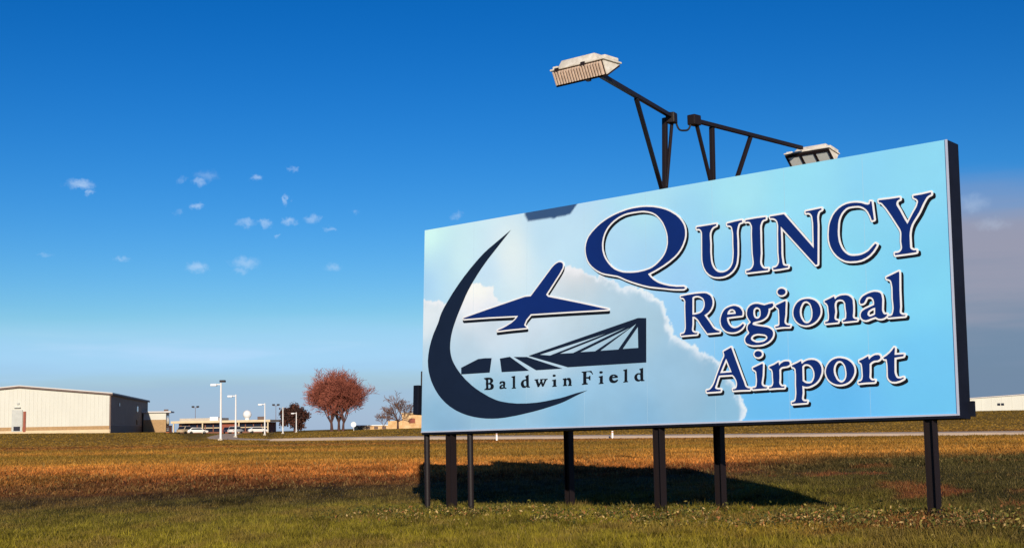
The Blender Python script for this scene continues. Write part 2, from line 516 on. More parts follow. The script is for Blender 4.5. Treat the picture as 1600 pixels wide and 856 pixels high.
def turf_colour(x, y):
    """what grows where: green rough by the sign, a burnt strip, dry hay field, olive turf past the road"""
    x, y = np.asarray(x, float), np.asarray(y, float)
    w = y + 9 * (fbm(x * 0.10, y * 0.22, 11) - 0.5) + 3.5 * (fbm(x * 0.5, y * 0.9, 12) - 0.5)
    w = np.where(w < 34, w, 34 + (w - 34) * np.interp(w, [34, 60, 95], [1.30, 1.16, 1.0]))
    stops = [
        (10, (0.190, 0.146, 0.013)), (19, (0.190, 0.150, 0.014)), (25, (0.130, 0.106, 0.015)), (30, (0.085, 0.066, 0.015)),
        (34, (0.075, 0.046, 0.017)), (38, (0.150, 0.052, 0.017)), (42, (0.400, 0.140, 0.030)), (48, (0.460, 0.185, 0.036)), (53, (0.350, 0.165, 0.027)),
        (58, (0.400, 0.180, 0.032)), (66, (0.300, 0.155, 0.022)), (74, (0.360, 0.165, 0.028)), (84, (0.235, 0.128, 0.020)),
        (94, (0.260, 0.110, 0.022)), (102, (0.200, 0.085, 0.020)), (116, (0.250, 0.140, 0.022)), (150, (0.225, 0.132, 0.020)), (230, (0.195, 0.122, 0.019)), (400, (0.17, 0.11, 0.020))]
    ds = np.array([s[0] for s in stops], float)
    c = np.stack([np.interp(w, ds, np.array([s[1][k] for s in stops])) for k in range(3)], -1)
    # patches: greener, drier
    g = fbm(x * 0.35, y * 0.35, 21)
    g = g + sstep(60, 30, y) * (1.5 * (fbm(x * 2.6, y * 1.1, 22, 3) - 0.5) + 0.7 * (fbm(x * 0.8, y * 0.5, 23, 2) - 0.5) + 1.35 * (fbm(x * 8.5, y * 2.2, 27, 2) - 0.5))
    mid_ = sstep(32, 44, y) * sstep(125, 100, y)
    g = g + mid_ * (1.1 * (fbm(x * 0.07, y * 0.42, 24, 4) - 0.5) + 0.9 * (fbm(x * 0.45, y * 0.30, 25, 3) - 0.5))
    g = np.clip(g, -0.55, 1.6)
    d_ = sstep(0.52, 0.70, fbm(x * 0.8, y * 0.55, 31))[..., None] * sstep(40, 26, y)[..., None]
    c = c * (0.66 + 0.80 * g[..., None])
    c = c * (1 - 0.55 * d_) + np.array((0.22, 0.135, 0.035)) * 0.55 * d_
    # greener tongues reaching into the dry field
    gr = (sstep(0.50, 0.66, fbm(x * 0.055, y * 0.11, 26, 4)) * mid_ * 0.5)[..., None]
    c = c * (1 - gr) + np.array((0.190, 0.122, 0.020)) * gr
    # brown weeds to the right of the sign, lens vignetting darkens their colour too
    rr = (sstep(3.5, 7.5, x - 0.10 * (y - 18)) * sstep(48, 38, y))[..., None]
    c = c * (1 - rr) + (np.array((0.062, 0.050, 0.014)) * (0.6 + 0.9 * fbm(x * 0.9, y * 0.6, 41)[..., None])) * rr
    red = (sstep(0.56, 0.66, fbm(x * 0.55, y * 0.45, 51)) * sstep(40, 30, y) * sstep(14, 17, y) * sstep(1.0, 6.0, x))[..., None]
    c = c * (1 - 0.6 * red) + np.array((0.26, 0.075, 0.030)) * 0.6 * red
    return np.clip(c, 0.004, 0.8)

# ground: one sheet out past the horizon
def spaced(lo, hi, n, k):
    t = np.linspace(-1, 1, n)
    return np.sinh(t * k) / np.sinh(k) * (hi - lo) / 2 + (hi + lo) / 2
gx = np.unique(np.concatenate([spaced(-2600, 2600, 150, 6.2), np.linspace(-16, 16, 110)]))
gy = np.unique(np.concatenate([np.linspace(-60, 8, 14), np.linspace(9, 60, 150), 60 * np.exp(np.linspace(0, math.log(4200 / 60), 150))]))
GX, GY = np.meshgrid(gx, gy)
GZ = ground_z(GX, GY)
gv = np.stack([GX, GY, GZ], -1).reshape(-1, 3)
nx_, ny_ = len(gx), len(gy)
ii = (np.arange(ny_ - 1)[:, None] * nx_ + np.arange(nx_ - 1)[None]).ravel()
gt = np.concatenate([np.stack([ii, ii + 1, ii + nx_ + 1], -1), np.stack([ii, ii + nx_ + 1, ii + nx_], -1)])
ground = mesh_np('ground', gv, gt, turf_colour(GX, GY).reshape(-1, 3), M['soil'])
ground.data.polygons.foreach_set('use_smooth', [True] * len(ground.data.polygons))
tag(ground, 'wide grass airfield, green in front and dry orange further back', 'ground', kind='structure')

# road: a pale concrete ribbon crossing behind the sign and bending to the car park
def ribbon(path, half, lift, step=2.0):
    pts = []
    for (x0, y0), (x1, y1) in zip(path[:-1], path[1:]):
        n = max(1, int(math.hypot(x1 - x0, y1 - y0) / step))
        pts += [(x0 + (x1 - x0) * i / n, y0 + (y1 - y0) * i / n) for i in range(n)]
    pts.append(path[-1])
    p = np.array(pts, float)
    for _ in range(6):
        p[1:-1] = (p[:-2] + p[1:-1] * 2 + p[2:]) / 4
    t = np.gradient(p, axis=0); t /= np.linalg.norm(t, axis=1)[:, None]
    nn = np.stack([-t[:, 1], t[:, 0]], -1)
    rows = []
    for s_ in np.linspace(-1, 1, 5):
        q = p + nn * half * s_
        z_ = ground_z(q[:, 0], q[:, 1])
        rows.append(np.column_stack([q, z_]))
    zz = np.max([r_[:, 2] for r_ in rows], axis=0) + lift
    mb = MB(); k = len(p)
    vs_ = []
    for r_ in rows:
        r_[:, 2] = zz; vs_ += [tuple(v) for v in r_]
    edge0 = [(v[0] - q[0] * 1.1, v[1] - q[1] * 1.1, v[2] - 0.55) for v, q in zip(rows[0], nn)]; edge1 = [(v[0] + q[0] * 1.1, v[1] + q[1] * 1.1, v[2] - 0.55) for v, q in zip(rows[-1], nn)]  # sloping shoulders added to catch the low sun and brighten the road line
    fs_ = [(j * k + i, j * k + i + 1, (j + 1) * k + i + 1, (j + 1) * k + i) for j in range(4) for i in range(k - 1)]
    b0 = 5 * k; b1 = 6 * k
    vs_ += [tuple(v) for v in edge0] + [tuple(v) for v in edge1]
    fs_ += [(b0 + i, b0 + i + 1, i + 1, i) for i in range(k - 1)] + [(4 * k + i, 4 * k + i + 1, b1 + i + 1, b1 + i) for i in range(k - 1)]
    return mb.add(vs_, fs_)
road = ribbon(ROAD, 3.6, 0.15).build('road', mat('road_concrete', (0.70, 0.52, 0.36), 0.9, 0, 0.14, 0.35, 0.2, 5))
drive = ribbon(DRIVE, 1.7, 0.04).build('drive', mat('drive_gravel', (0.62, 0.45, 0.30), 0.95, 0, 0.2, 0.5, 0.3, 5))
tag(drive, 'narrow pale drive running from the road to the car park', 'drive', kind='structure')
tag(road, 'pale concrete road crossing the dry field behind the sign', 'road', kind='structure')

# ------------------------------------------------------------------ grass
rng = np.random.default_rng(7)
POSTS = [(5.488, 17.964), (2.211, 20.91), (-1.122, 23.917), (3.30, 22.02), (1.02, 25.88), (-1.7, 24.3), (-0.9, 23.6)]
def blades(n, y0, y1, hmin, hmax, wmin, wmax, pw, name, label, tufts=0):
    u_ = rng.random(n)
    y = (y0 ** (1 - pw) + u_ * (y1 ** (1 - pw) - y0 ** (1 - pw))) ** (1 / (1 - pw)) if pw != 1 else y0 * (y1 / y0) ** u_
    x = (rng.random(n) * 2 - 1) * (0.425 * y + 1.2)
    tall = np.ones(n)
    if tufts:                                    # some of the blades gather in taller tussocks
        k = rng.integers(0, tufts, n // 5)
        tx, ty_ = x[:tufts].copy(), y[:tufts].copy()
        rr_ = 0.05 + 0.0022 * ty_[k]
        x[-len(k):] = tx[k] + rng.normal(size=len(k)) * rr_; y[-len(k):] = ty_[k] + rng.normal(size=len(k)) * rr_
        tall[-len(k):] = 1.1 + 0.8 * rng.random(len(k))
    if y0 < 20:                                  # uncut grass round the feet of the posts
        k = rng.integers(0, len(POSTS), 7000); pp = np.array(POSTS)[k]
        x[:7000] = pp[:, 0] + rng.normal(size=7000) * 0.26; y[:7000] = pp[:, 1] + rng.normal(size=7000) * 0.26
        tall[:7000] = 0.9 + 1.5 * rng.random(7000)
    keep = (road_dist(x, y) > 4.6) & (y > 9)
    tall = tall[keep]
    x, y = x[keep], y[keep]; n = len(x)
    clump = fbm(x * 2.2, y * 2.2, 61)
    h = (hmin + (hmax - hmin) * rng.random(n) ** 1.4) * (0.45 + 1.1 * clump) * tall
    w_ = wmin + (wmax - wmin) * rng.random(n)
    z = ground_z(x, y) - 0.01
    a = rng.random(n) * 2 * math.pi
    dx, dy = np.cos(a) * w_ / 2, np.sin(a) * w_ / 2
    b = rng.random(n) * 2 * math.pi
    ln_ = h * (0.15 + 0.75 * rng.random(n))
    v = np.empty((n, 3, 3))
    v[:, 0] = np.stack([x - dx, y - dy, z], -1)
    v[:, 1] = np.stack([x + dx, y + dy, z], -1)
    v[:, 2] = np.stack([x + np.cos(b) * ln_, y + np.sin(b) * ln_, z + h], -1)
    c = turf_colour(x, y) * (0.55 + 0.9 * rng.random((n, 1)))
    dry = (rng.random((n, 1)) < 0.10)
    c = np.where(dry, c * 0.4 + np.array((0.30, 0.21, 0.075)) * 0.6, c)
    c3_ = np.repeat(c[:, None], 3, 1)
    o = mesh_np(name, v.reshape(-1, 3), np.arange(n * 3).reshape(-1, 3), c3_.reshape(-1, 3), M['grass'])
    return tag(o, label, 'grass', kind='stuff')
blades(470000, 12.5, 34, 0.025, 0.085, 0.008, 0.020, 1.3, 'grass', 'short green and straw coloured grass in front of and under the sign', 1500)
blades(230000, 34, 88, 0.04, 0.10, 0.03, 0.08, 1.0, 'dry_grass', 'dry orange hay coloured grass behind the sign', 1400)
blades(170000, 88, 330, 0.025, 0.07, 0.10, 0.30, 1.0, 'field_grass', 'olive brown field grass around and beyond the road')

# ------------------------------------------------------------------ the sign
PO = Vector((-1.66321, 24.22740, -0.13764 + ZC))
PU = Vector((0.7427688, -0.66940303, 0.01393217)).normalized()
PV = Vector((0.02374102, 0.04712683, 0.99860674)).normalized()
PN = PU.cross(PV).normalized()
PV = PN.cross(PU)
PW, PH = 9.973, 3.66
PM = Matrix((PU, PV, PN)).transposed().to_4x4(); PM.translation = PO
def pt(u, v, n=0.0): return PO + PU * u + PV * v + PN * n
def gz(x, y): return float(ground_z(x, y))

mid = pt(5.24, 0, -0.2)
sign = empty('airport_sign', (mid.x, mid.y, gz(mid.x, mid.y)))
tag(sign, 'large light blue airport billboard with dark blue serif lettering on dark steel posts', 'billboard')
set_root(sign)

# panel casing
MB().box(pt(PW / 2, PH / 2 - 0.018, -0.178), (PW, PH + 0.036, 0.34), (PU, PV, PN)).build('panel_casing', M['frame'], sign, bevel=0.012)
tr = MB()
tr.box(pt(PW - 0.014, PH / 2, 0.004), (0.028, PH - 0.002, 0.02), (PU, PV, PN))
tr.box(pt(PW / 2 - 0.016, 0.012, 0.004), (PW - 0.034, 0.024, 0.02), (PU, PV, PN))
tr.build('edge_trim', M['trim'], sign)
MB().box(pt(PW + 0.01, 0.10, -0.33), (0.10, 0.20, 0.06), (PU, PV, PN)).build('corner_bracket', M['frame'], sign)

# the printed sky behind the lettering
PS = [(0.19, 3.52, 208, 248, 253), (0.45, 3.02, 185, 225, 248), (0.04, 2.71, 165, 210, 240), (0.93, 3.08, 205, 238, 252), (2.15, 2.95, 228, 242, 250), (1.56, 2.68, 195, 225, 248), (2.87, 3.2, 190, 226, 250), (3.57, 3.22, 190, 225, 245), (4.36, 2.91, 175, 218, 242), (4.88, 3.47, 178, 230, 252), (4.87, 2.45, 165, 212, 238), (5.84, 2.94, 155, 215, 248), (5.6, 2.17, 155, 205, 240), (6.66, 3.42, 165, 228, 252), (6.63, 2.26, 140, 205, 245), (7.74, 3.45, 150, 222, 252), (9.23, 3.41, 140, 215, 250), (8.2, 1.83, 140, 220, 252), (9.62, 1.69, 128, 212, 252), (9.57, 0.76, 112, 198, 248), (9.55, 0.17, 108, 195, 245), (8.14, 0.13, 98, 185, 235), (7.13, 0.53, 105, 188, 235), (6.94, 1.29, 125, 200, 245), (5.71, 1.67, 150, 205, 240)]
PC = [(0.14, 2.0, 225, 235, 235), (1.25, 2.26, 246, 247, 244), (1.72, 1.66, 205, 222, 230), (1.12, 1.26, 185, 212, 225), (2.6, 1.81, 205, 222, 230), (2.88, 1.15, 190, 215, 225), (3.57, 2.16, 185, 208, 215), (4.23, 1.89, 175, 205, 218), (4.86, 1.44, 165, 200, 215), (5.34, 0.81, 150, 192, 215), (5.8, 0.59, 150, 190, 212), (4.22, 0.47, 145, 190, 215), (4.84, 0.14, 135, 185, 215), (3.3, 0.3, 130, 185, 215), (2.17, 0.49, 140, 190, 215), (1.43, 0.69, 150, 195, 215), (0.34, 0.39, 135, 182, 208), (0.32, 1.3, 180, 215, 230), (0.17, 0.85, 160, 200, 222), (6.37, 0.19, 140, 190, 215), (3.57, 2.58, 236, 236, 233), (0.67, 0.1, 135, 180, 208)]
EDGE = [(-0.11, 2.35), (0.17, 2.37), (0.46, 2.32), (0.67, 2.19), (0.97, 2.36), (1.25, 2.55), (1.43, 2.54), (1.65, 2.44), (1.83, 2.18), (2.16, 2.2), (2.59, 2.14), (3.02, 2.42), (3.29, 2.63), (3.5, 2.61), (3.84, 2.5), (4.23, 2.3), (4.68, 2.19), (4.99, 2.08), (5.29, 1.88), (5.41, 1.59), (5.46, 1.34), (5.76, 1.23), (6.04, 1.11), (6.27, 0.95), (6.45, 0.66), (6.59, 0.46), (6.75, 0.18), (6.71, -0.02), (6.69, -0.11)]
NU, NV = 520, 200
us, vs_g = np.linspace(0, PW, NU), np.linspace(0, PH, NV)
UU, VV = np.meshgrid(us, vs_g)
def idw(L, x, y):
    num = np.zeros(x.shape + (3,)); den = np.zeros(x.shape)
    for (a, b, r_, g_, b_) in L:
        w_ = 1 / ((x - a) ** 2 + (y - b) ** 2 + 0.10) ** 1.6
        num += w_[..., None] * np.array(lin(r_, g_, b_)); den += w_
    return num / den[..., None]
wu = UU + 0.16 * (fbm(UU * 2.0, VV * 2.0, 71) - 0.5) + 0.16 * (fbm(UU * 6, VV * 6, 72) - 0.5) + 0.07 * (fbm(UU * 16, VV * 16, 73) - 0.5)
wv = VV + 0.16 * (fbm(UU * 2.0, VV * 2.0, 81) - 0.5) + 0.16 * (fbm(UU * 6, VV * 6, 82) - 0.5) + 0.07 * (fbm(UU * 16, VV * 16, 83) - 0.5)
poly = EDGE + [(5.0, -1.5), (-1.5, -1.5), (-1.5, 2.3)]
inside = np.zeros(UU.shape, bool); dist = np.full(UU.shape, 1e9)
for k in range(len(poly)):
    (x0, y0), (x1, y1) = poly[k], poly[(k + 1) % len(poly)]
    cr = (y0 > wv) != (y1 > wv)
    with np.errstate(all='ignore'):
        xi = x0 + (wv - y0) * (x1 - x0) / (y1 - y0)
    inside ^= cr & (wu < np.nan_to_num(xi))
    if k < len(EDGE) - 1:
        dx, dy = x1 - x0, y1 - y0
        t = np.clip(((wu - x0) * dx + (wv - y0) * dy) / (dx * dx + dy * dy), 0, 1)
        dist = np.minimum(dist, np.hypot(wu - x0 - t * dx, wv - y0 - t * dy))
sd = np.where(inside, -dist, dist)
a_sky = idw(PS, UU, VV) * (0.94 + 0.12 * fbm(UU * 0.7, VV * 1.1, 91))[..., None]
a_cld = idw(PC, UU, VV) * (0.90 + 0.20 * fbm(UU * 1.3, VV * 1.6, 92))[..., None]
k_ = sstep(0.012, -0.012, sd)[..., None]
img = a_sky * (1 - k_) + a_cld * k_
rimw = 0.055 + 0.10 * sstep(0.45, 0.7, fbm(UU * 1.4, VV * 1.4, 93))
rim = np.exp(-(np.minimum(sd, 0) / rimw) ** 2) * sstep(0.02, -0.005, sd) * (0.55 + 0.45 * fbm(UU * 5, VV * 5, 94)) * (0.65 + 0.35 * sstep(3.2, 5.2, UU)) 
warm = sstep(5.0, 2.0, UU)[..., None]
rc = np.array(lin(240, 248, 250)) * (1 - warm) + np.array(lin(252, 250, 247)) * warm
img = img * (1 - rim[..., None]) + rc * rim[..., None]
PRINT = np.array((0.95, 0.98, 1.08))
img = np.clip(img * PRINT, 0.01, 0.93)
pv = np.stack([UU, VV, np.zeros_like(UU)], -1).reshape(-1, 3)
ii = (np.arange(NV - 1)[:, None] * NU + np.arange(NU - 1)[None]).ravel()
ptri = np.concatenate([np.stack([ii, ii + 1, ii + NU + 1], -1), np.stack([ii, ii + NU + 1, ii + NU], -1)])
face = mesh_np('printed_face', pv, ptri, img.reshape(-1, 3), M['print'], sign)
face.matrix_parent_inverse = sign.matrix_world.inverted()
face.matrix_basis = PM
set_root(sign)

for k in range(1, 8):                                   # butt joints between the printed sheets
    j = MB().bb(k * 1.2466 - 0.0016, k * 1.2466 + 0.0016, 0.03, PH - 0.005, -0.001, 0.0006)
    j.build('sheet_joint', M['joint'], face, world=False)

ART = [
('quincy','Q','3782,2900 3793,2964 3816,3024 3832,3053 3856,3085 3915,3142 4023,3220 4111,3270 4205,3312 4258,3333 4370,3367 4484,3393 4641,3418 4748,3426 4903,3425 5006,3416 5146,3393 5284,3355 5377,3321 5464,3278 5570,3210 5631,3156 5676,3102 5712,3043 5725,3013 5738,2956 5740,2928 5738,2872 5726,2816 5691,2737 5656,2683 5635,2657 5589,2609 5530,2564 5430,2505 5323,2453 5162,2389 5029,2346 5074,2294 5129,2246 5198,2202 5248,2177 5330,2148 5429,2119 5570,2093 5703,2082 5731,2063 5702,2049 5558,2061 5451,2077 5061,2149 4922,2188 4736,2252 4595,2308 4497,2355 4429,2382 4191,2437 4114,2462 4023,2508 3967,2546 3912,2590 3864,2640 3830,2690 3809,2740 3794,2790 3785,2835|4117,2911 4121,2958 4137,3026 4163,3088 4180,3118 4221,3173 4245,3198 4301,3243 4363,3282 4436,3317 4475,3332 4556,3354 4602,3363 4650,3368 4746,3371 4921,3366 4964,3361 5039,3344 5105,3322 5137,3309 5196,3274 5222,3253 5270,3206 5314,3152 5334,3122 5367,3060 5391,3001 5408,2946 5418,2891 5420,2801 5417,2771 5403,2715 5382,2664 5353,2617 5316,2573 5272,2534 5224,2497 5170,2463 5111,2436 5076,2424 4964,2403 4842,2393 4757,2394 4676,2400 4562,2415 4525,2424 4455,2447 4389,2477 4358,2495 4305,2535 4258,2581 4217,2629 4181,2679 4153,2731 4128,2802 4121,2839','5625,2027 5705,2022 5747,2041 5757,2055 5757,2069 5755,2076 5747,2084 5719,2104 5705,2109 5607,2116 5502,2131 5404,2154 5306,2184 5236,2213 5187,2240 5124,2285 5079,2328 5085,2335 5215,2380 5369,2444 5446,2483 5544,2541 5607,2590 5659,2643 5700,2699 5740,2776 5760,2839 5765,2874 5767,2930 5758,2993 5750,3021 5736,3056 5697,3119 5650,3175 5621,3203 5551,3256 5481,3299 5390,3344 5292,3380 5194,3409 5054,3437 4907,3452 4802,3454 4690,3449 4585,3438 4424,3408 4305,3377 4193,3337 4102,3296 4004,3240 3899,3164 3864,3133 3838,3105 3807,3063 3779,3007 3767,2972 3759,2937 3755,2902 3755,2860 3760,2825 3768,2783 3785,2727 3802,2685 3818,2657 3843,2622 3864,2599 3924,2545 4011,2484 4074,2451 4144,2422 4221,2402 4424,2355 4480,2332 4585,2283 4683,2243 4823,2192 4963,2147 5054,2122 5145,2104 5285,2081 5502,2041|4697,2425 4606,2435 4564,2442 4497,2461 4431,2486 4374,2517 4326,2553 4277,2600 4235,2649 4205,2692 4178,2741 4156,2804 4147,2846 4144,2909 4148,2958 4161,3014 4186,3075 4204,3105 4240,3154 4284,3196 4319,3223 4375,3258 4445,3292 4487,3307 4557,3327 4606,3336 4697,3343 4830,3344 4914,3340 4963,3333 5026,3319 5068,3307 5124,3285 5159,3266 5201,3235 5229,3209 5268,3168 5313,3105 5341,3051 5358,3014 5375,2965 5387,2916 5394,2832 5390,2776 5385,2748 5376,2720 5358,2678 5342,2650 5317,2615 5292,2588 5257,2557 5180,2501 5131,2474 5103,2462 5033,2442 4921,2425 4802,2420'),
('quincy','U','5956,2971 6308,2975 6307,2952 6266,2943 6243,2931 6226,2916 6207,2890 6191,2855 6187,2815 6194,2691 6191,2566 6200,2440 6208,2397 6222,2358 6240,2322 6265,2290 6292,2265 6324,2245 6358,2233 6410,2228 6448,2232 6487,2244 6522,2263 6551,2289 6574,2321 6591,2356 6606,2437 6611,2518 6607,2642 6608,2766 6606,2808 6593,2874 6586,2898 6567,2917 6538,2928 6507,2931 6503,2957 6631,2970 6758,2976 6766,2949 6728,2943 6707,2931 6699,2923 6684,2883 6672,2836 6668,2786 6674,2685 6673,2511 6671,2471 6660,2384 6650,2338 6631,2297 6605,2260 6572,2229 6518,2196 6454,2174 6406,2168 6333,2169 6260,2181 6218,2198 6166,2230 6123,2272 6091,2323 6074,2362 6058,2423 6053,2456 6051,2522 6054,2767 6054,2867 6051,2886 6034,2918 6014,2937 5991,2945 5956,2944','6304,2145 6354,2140 6410,2141 6459,2147 6508,2162 6550,2182 6592,2210 6625,2243 6655,2285 6675,2327 6682,2355 6697,2467 6701,2635 6696,2782 6698,2831 6709,2873 6722,2908 6739,2918 6774,2923 6784,2929 6790,2936 6793,2943 6792,2957 6784,2985 6773,2999 6760,3003 6732,3003 6578,2993 6494,2983 6479,2971 6476,2957 6480,2929 6487,2914 6501,2905 6529,2903 6550,2895 6561,2887 6566,2873 6579,2803 6581,2768 6580,2642 6584,2523 6582,2474 6568,2376 6558,2348 6541,2320 6515,2292 6487,2274 6445,2259 6410,2255 6368,2259 6340,2268 6311,2285 6284,2309 6265,2334 6246,2369 6234,2404 6226,2446 6219,2523 6218,2565 6221,2691 6214,2810 6218,2845 6232,2880 6256,2907 6277,2918 6319,2928 6329,2936 6334,2950 6335,2971 6333,2985 6329,2992 6319,2999 6305,3001 6172,2998 5955,2998 5941,2993 5933,2985 5929,2971 5929,2943 5934,2928 5948,2918 5983,2918 6004,2911 6018,2894 6026,2873 6027,2761 6025,2460 6036,2397 6056,2334 6077,2292 6101,2257 6119,2236 6151,2207 6186,2184 6228,2164 6256,2155'),
('quincy','I','6826,2967 6979,2972 7166,2970 7169,2941 7129,2935 7107,2924 7090,2901 7072,2856 7069,2826 7070,2444 7056,2322 7060,2284 7078,2249 7088,2237 7106,2221 7137,2209 7154,2206 7187,2209 7186,2184 6823,2184 6821,2210 6854,2210 6885,2218 6907,2229 6921,2242 6933,2257 6950,2291 6953,2331 6938,2459 6932,2750 6937,2839 6935,2868 6916,2911 6900,2932 6872,2943 6855,2945 6825,2941','6809,2161 6827,2157 7184,2157 7200,2161 7212,2175 7214,2210 7209,2224 7201,2231 7191,2235 7149,2234 7119,2245 7104,2259 7089,2287 7084,2322 7097,2441 7095,2616 7098,2735 7096,2819 7099,2847 7108,2875 7121,2899 7142,2911 7177,2915 7190,2924 7194,2931 7195,2945 7191,2980 7184,2990 7177,2995 7163,2997 7051,2999 6862,2996 6820,2994 6807,2987 6802,2980 6799,2966 6798,2938 6804,2924 6820,2915 6855,2918 6869,2916 6883,2910 6897,2889 6908,2861 6910,2833 6905,2749 6912,2455 6926,2329 6921,2294 6911,2272 6893,2252 6876,2243 6862,2239 6813,2236 6798,2224 6794,2210 6797,2182 6802,2168'),
('quincy','N','7242,2967 7474,2972 7945,2415 7947,2746 7946,2788 7936,2875 7925,2904 7904,2929 7885,2939 7872,2943 7832,2942 7830,2964 8077,2978 8084,2957 8051,2947 8028,2927 8015,2892 8009,2863 8013,2743 7992,2184 7969,2178 7414,2805 7418,2554 7415,2403 7418,2353 7431,2256 7436,2241 7445,2229 7458,2221 7488,2212 7519,2212 7518,2189 7392,2182 7281,2181 7274,2208 7312,2210 7334,2219 7360,2245 7375,2276 7379,2312 7370,2428 7372,2691 7378,2813 7368,2873 7353,2901 7327,2925 7304,2936 7276,2943 7249,2943','7272,2156 7374,2155 7521,2162 7537,2170 7544,2184 7545,2219 7536,2233 7521,2239 7500,2238 7479,2242 7465,2249 7458,2261 7445,2359 7443,2401 7445,2555 7442,2723 7444,2731 7948,2160 7955,2154 7969,2151 7997,2158 8011,2165 8019,2184 8038,2695 8040,2744 8035,2835 8036,2863 8045,2898 8053,2916 8067,2925 8095,2932 8109,2947 8111,2954 8109,2968 8102,2989 8095,2999 8088,3003 8074,3005 7829,2991 7815,2987 7805,2975 7803,2968 7805,2940 7808,2930 7815,2921 7829,2915 7857,2917 7880,2912 7899,2893 7909,2870 7919,2786 7920,2744 7918,2506 7917,2499 7913,2494 7487,2996 7472,2999 7241,2994 7227,2989 7220,2982 7216,2975 7216,2961 7224,2933 7234,2921 7241,2917 7276,2915 7297,2909 7318,2898 7333,2884 7343,2863 7350,2814 7346,2695 7343,2429 7352,2317 7349,2289 7338,2261 7325,2246 7304,2236 7264,2233 7255,2227 7249,2219 7247,2205 7256,2170 7262,2161'),
('quincy','C','8854,2969 8880,2709 8851,2706 8834,2762 8800,2834 8777,2867 8736,2902 8691,2926 8650,2937 8566,2943 8502,2939 8465,2926 8419,2894 8391,2865 8358,2811 8342,2768 8332,2719 8323,2614 8323,2559 8329,2508 8337,2462 8352,2417 8378,2362 8401,2329 8432,2296 8468,2268 8488,2257 8529,2245 8571,2240 8634,2239 8675,2244 8732,2260 8784,2285 8886,2375 8910,2359 8894,2330 8850,2274 8800,2230 8742,2197 8678,2175 8607,2167 8505,2172 8452,2183 8426,2191 8362,2226 8303,2274 8251,2338 8224,2384 8205,2430 8187,2505 8185,2589 8197,2700 8203,2727 8221,2778 8260,2849 8293,2889 8349,2936 8408,2966 8469,2984 8541,2990 8589,2988 8637,2982 8707,2965 8759,2941 8794,2932 8816,2934 8826,2941 8832,2956 8832,2972','8508,2145 8582,2140 8659,2144 8708,2155 8771,2181 8820,2212 8871,2257 8915,2313 8935,2348 8937,2362 8932,2376 8903,2397 8890,2402 8876,2400 8834,2366 8785,2320 8765,2306 8708,2280 8652,2268 8596,2266 8533,2272 8498,2282 8470,2299 8433,2334 8401,2376 8375,2432 8359,2488 8350,2558 8350,2614 8360,2719 8368,2761 8375,2782 8391,2817 8414,2851 8449,2884 8477,2902 8505,2912 8540,2916 8603,2915 8645,2910 8680,2901 8708,2887 8736,2869 8757,2848 8778,2817 8800,2775 8814,2740 8826,2698 8834,2685 8848,2679 8890,2684 8904,2697 8907,2712 8881,2971 8876,2985 8862,2995 8834,2999 8820,2997 8808,2985 8806,2964 8799,2959 8778,2963 8731,2985 8694,2996 8645,3008 8596,3014 8512,3016 8463,3010 8421,2999 8354,2971 8316,2946 8288,2922 8239,2866 8221,2838 8196,2789 8179,2740 8171,2705 8163,2649 8157,2558 8160,2502 8165,2474 8178,2425 8198,2376 8226,2327 8260,2280 8288,2250 8330,2215 8372,2187 8414,2167 8449,2155'),
('quincy','Y','8963,2971 9114,2966 9268,2966 9273,2941 9248,2935 9230,2922 9219,2901 9217,2879 9224,2856 9264,2787 9323,2665 9368,2586 9458,2728 9503,2792 9516,2815 9535,2866 9535,2884 9529,2897 9508,2920 9474,2937 9471,2960 9594,2963 9718,2974 9720,2945 9694,2939 9671,2927 9654,2914 9632,2884 9593,2824 9542,2730 9453,2613 9427,2572 9408,2527 9394,2461 9390,2427 9391,2272 9395,2256 9403,2242 9430,2224 9446,2219 9478,2217 9480,2191 9338,2186 9176,2185 9172,2212 9215,2210 9240,2218 9265,2238 9279,2264 9281,2288 9272,2364 9279,2462 9277,2494 9263,2534 9146,2732 9074,2845 9013,2924 8990,2938 8967,2945','9161,2163 9172,2158 9207,2158 9424,2161 9487,2165 9503,2177 9507,2191 9505,2219 9501,2233 9487,2243 9452,2246 9438,2250 9424,2259 9420,2268 9417,2422 9420,2457 9432,2513 9452,2562 9475,2597 9535,2674 9565,2716 9631,2835 9664,2884 9686,2905 9704,2913 9732,2921 9744,2933 9747,2947 9744,2982 9732,2997 9718,3001 9592,2990 9466,2987 9452,2979 9445,2968 9444,2961 9450,2926 9459,2915 9480,2906 9494,2896 9505,2884 9508,2877 9508,2870 9492,2828 9480,2807 9436,2744 9375,2646 9368,2639 9327,2716 9288,2800 9246,2877 9245,2891 9251,2905 9263,2912 9284,2916 9291,2921 9299,2933 9299,2947 9294,2975 9284,2988 9270,2993 9116,2993 8962,2997 8948,2993 8941,2986 8936,2968 8943,2933 8955,2921 8976,2915 8994,2905 9049,2835 9123,2718 9235,2527 9249,2492 9252,2457 9245,2366 9253,2289 9251,2268 9242,2253 9221,2239 9200,2236 9165,2238 9151,2229 9145,2212 9148,2184 9153,2170'),
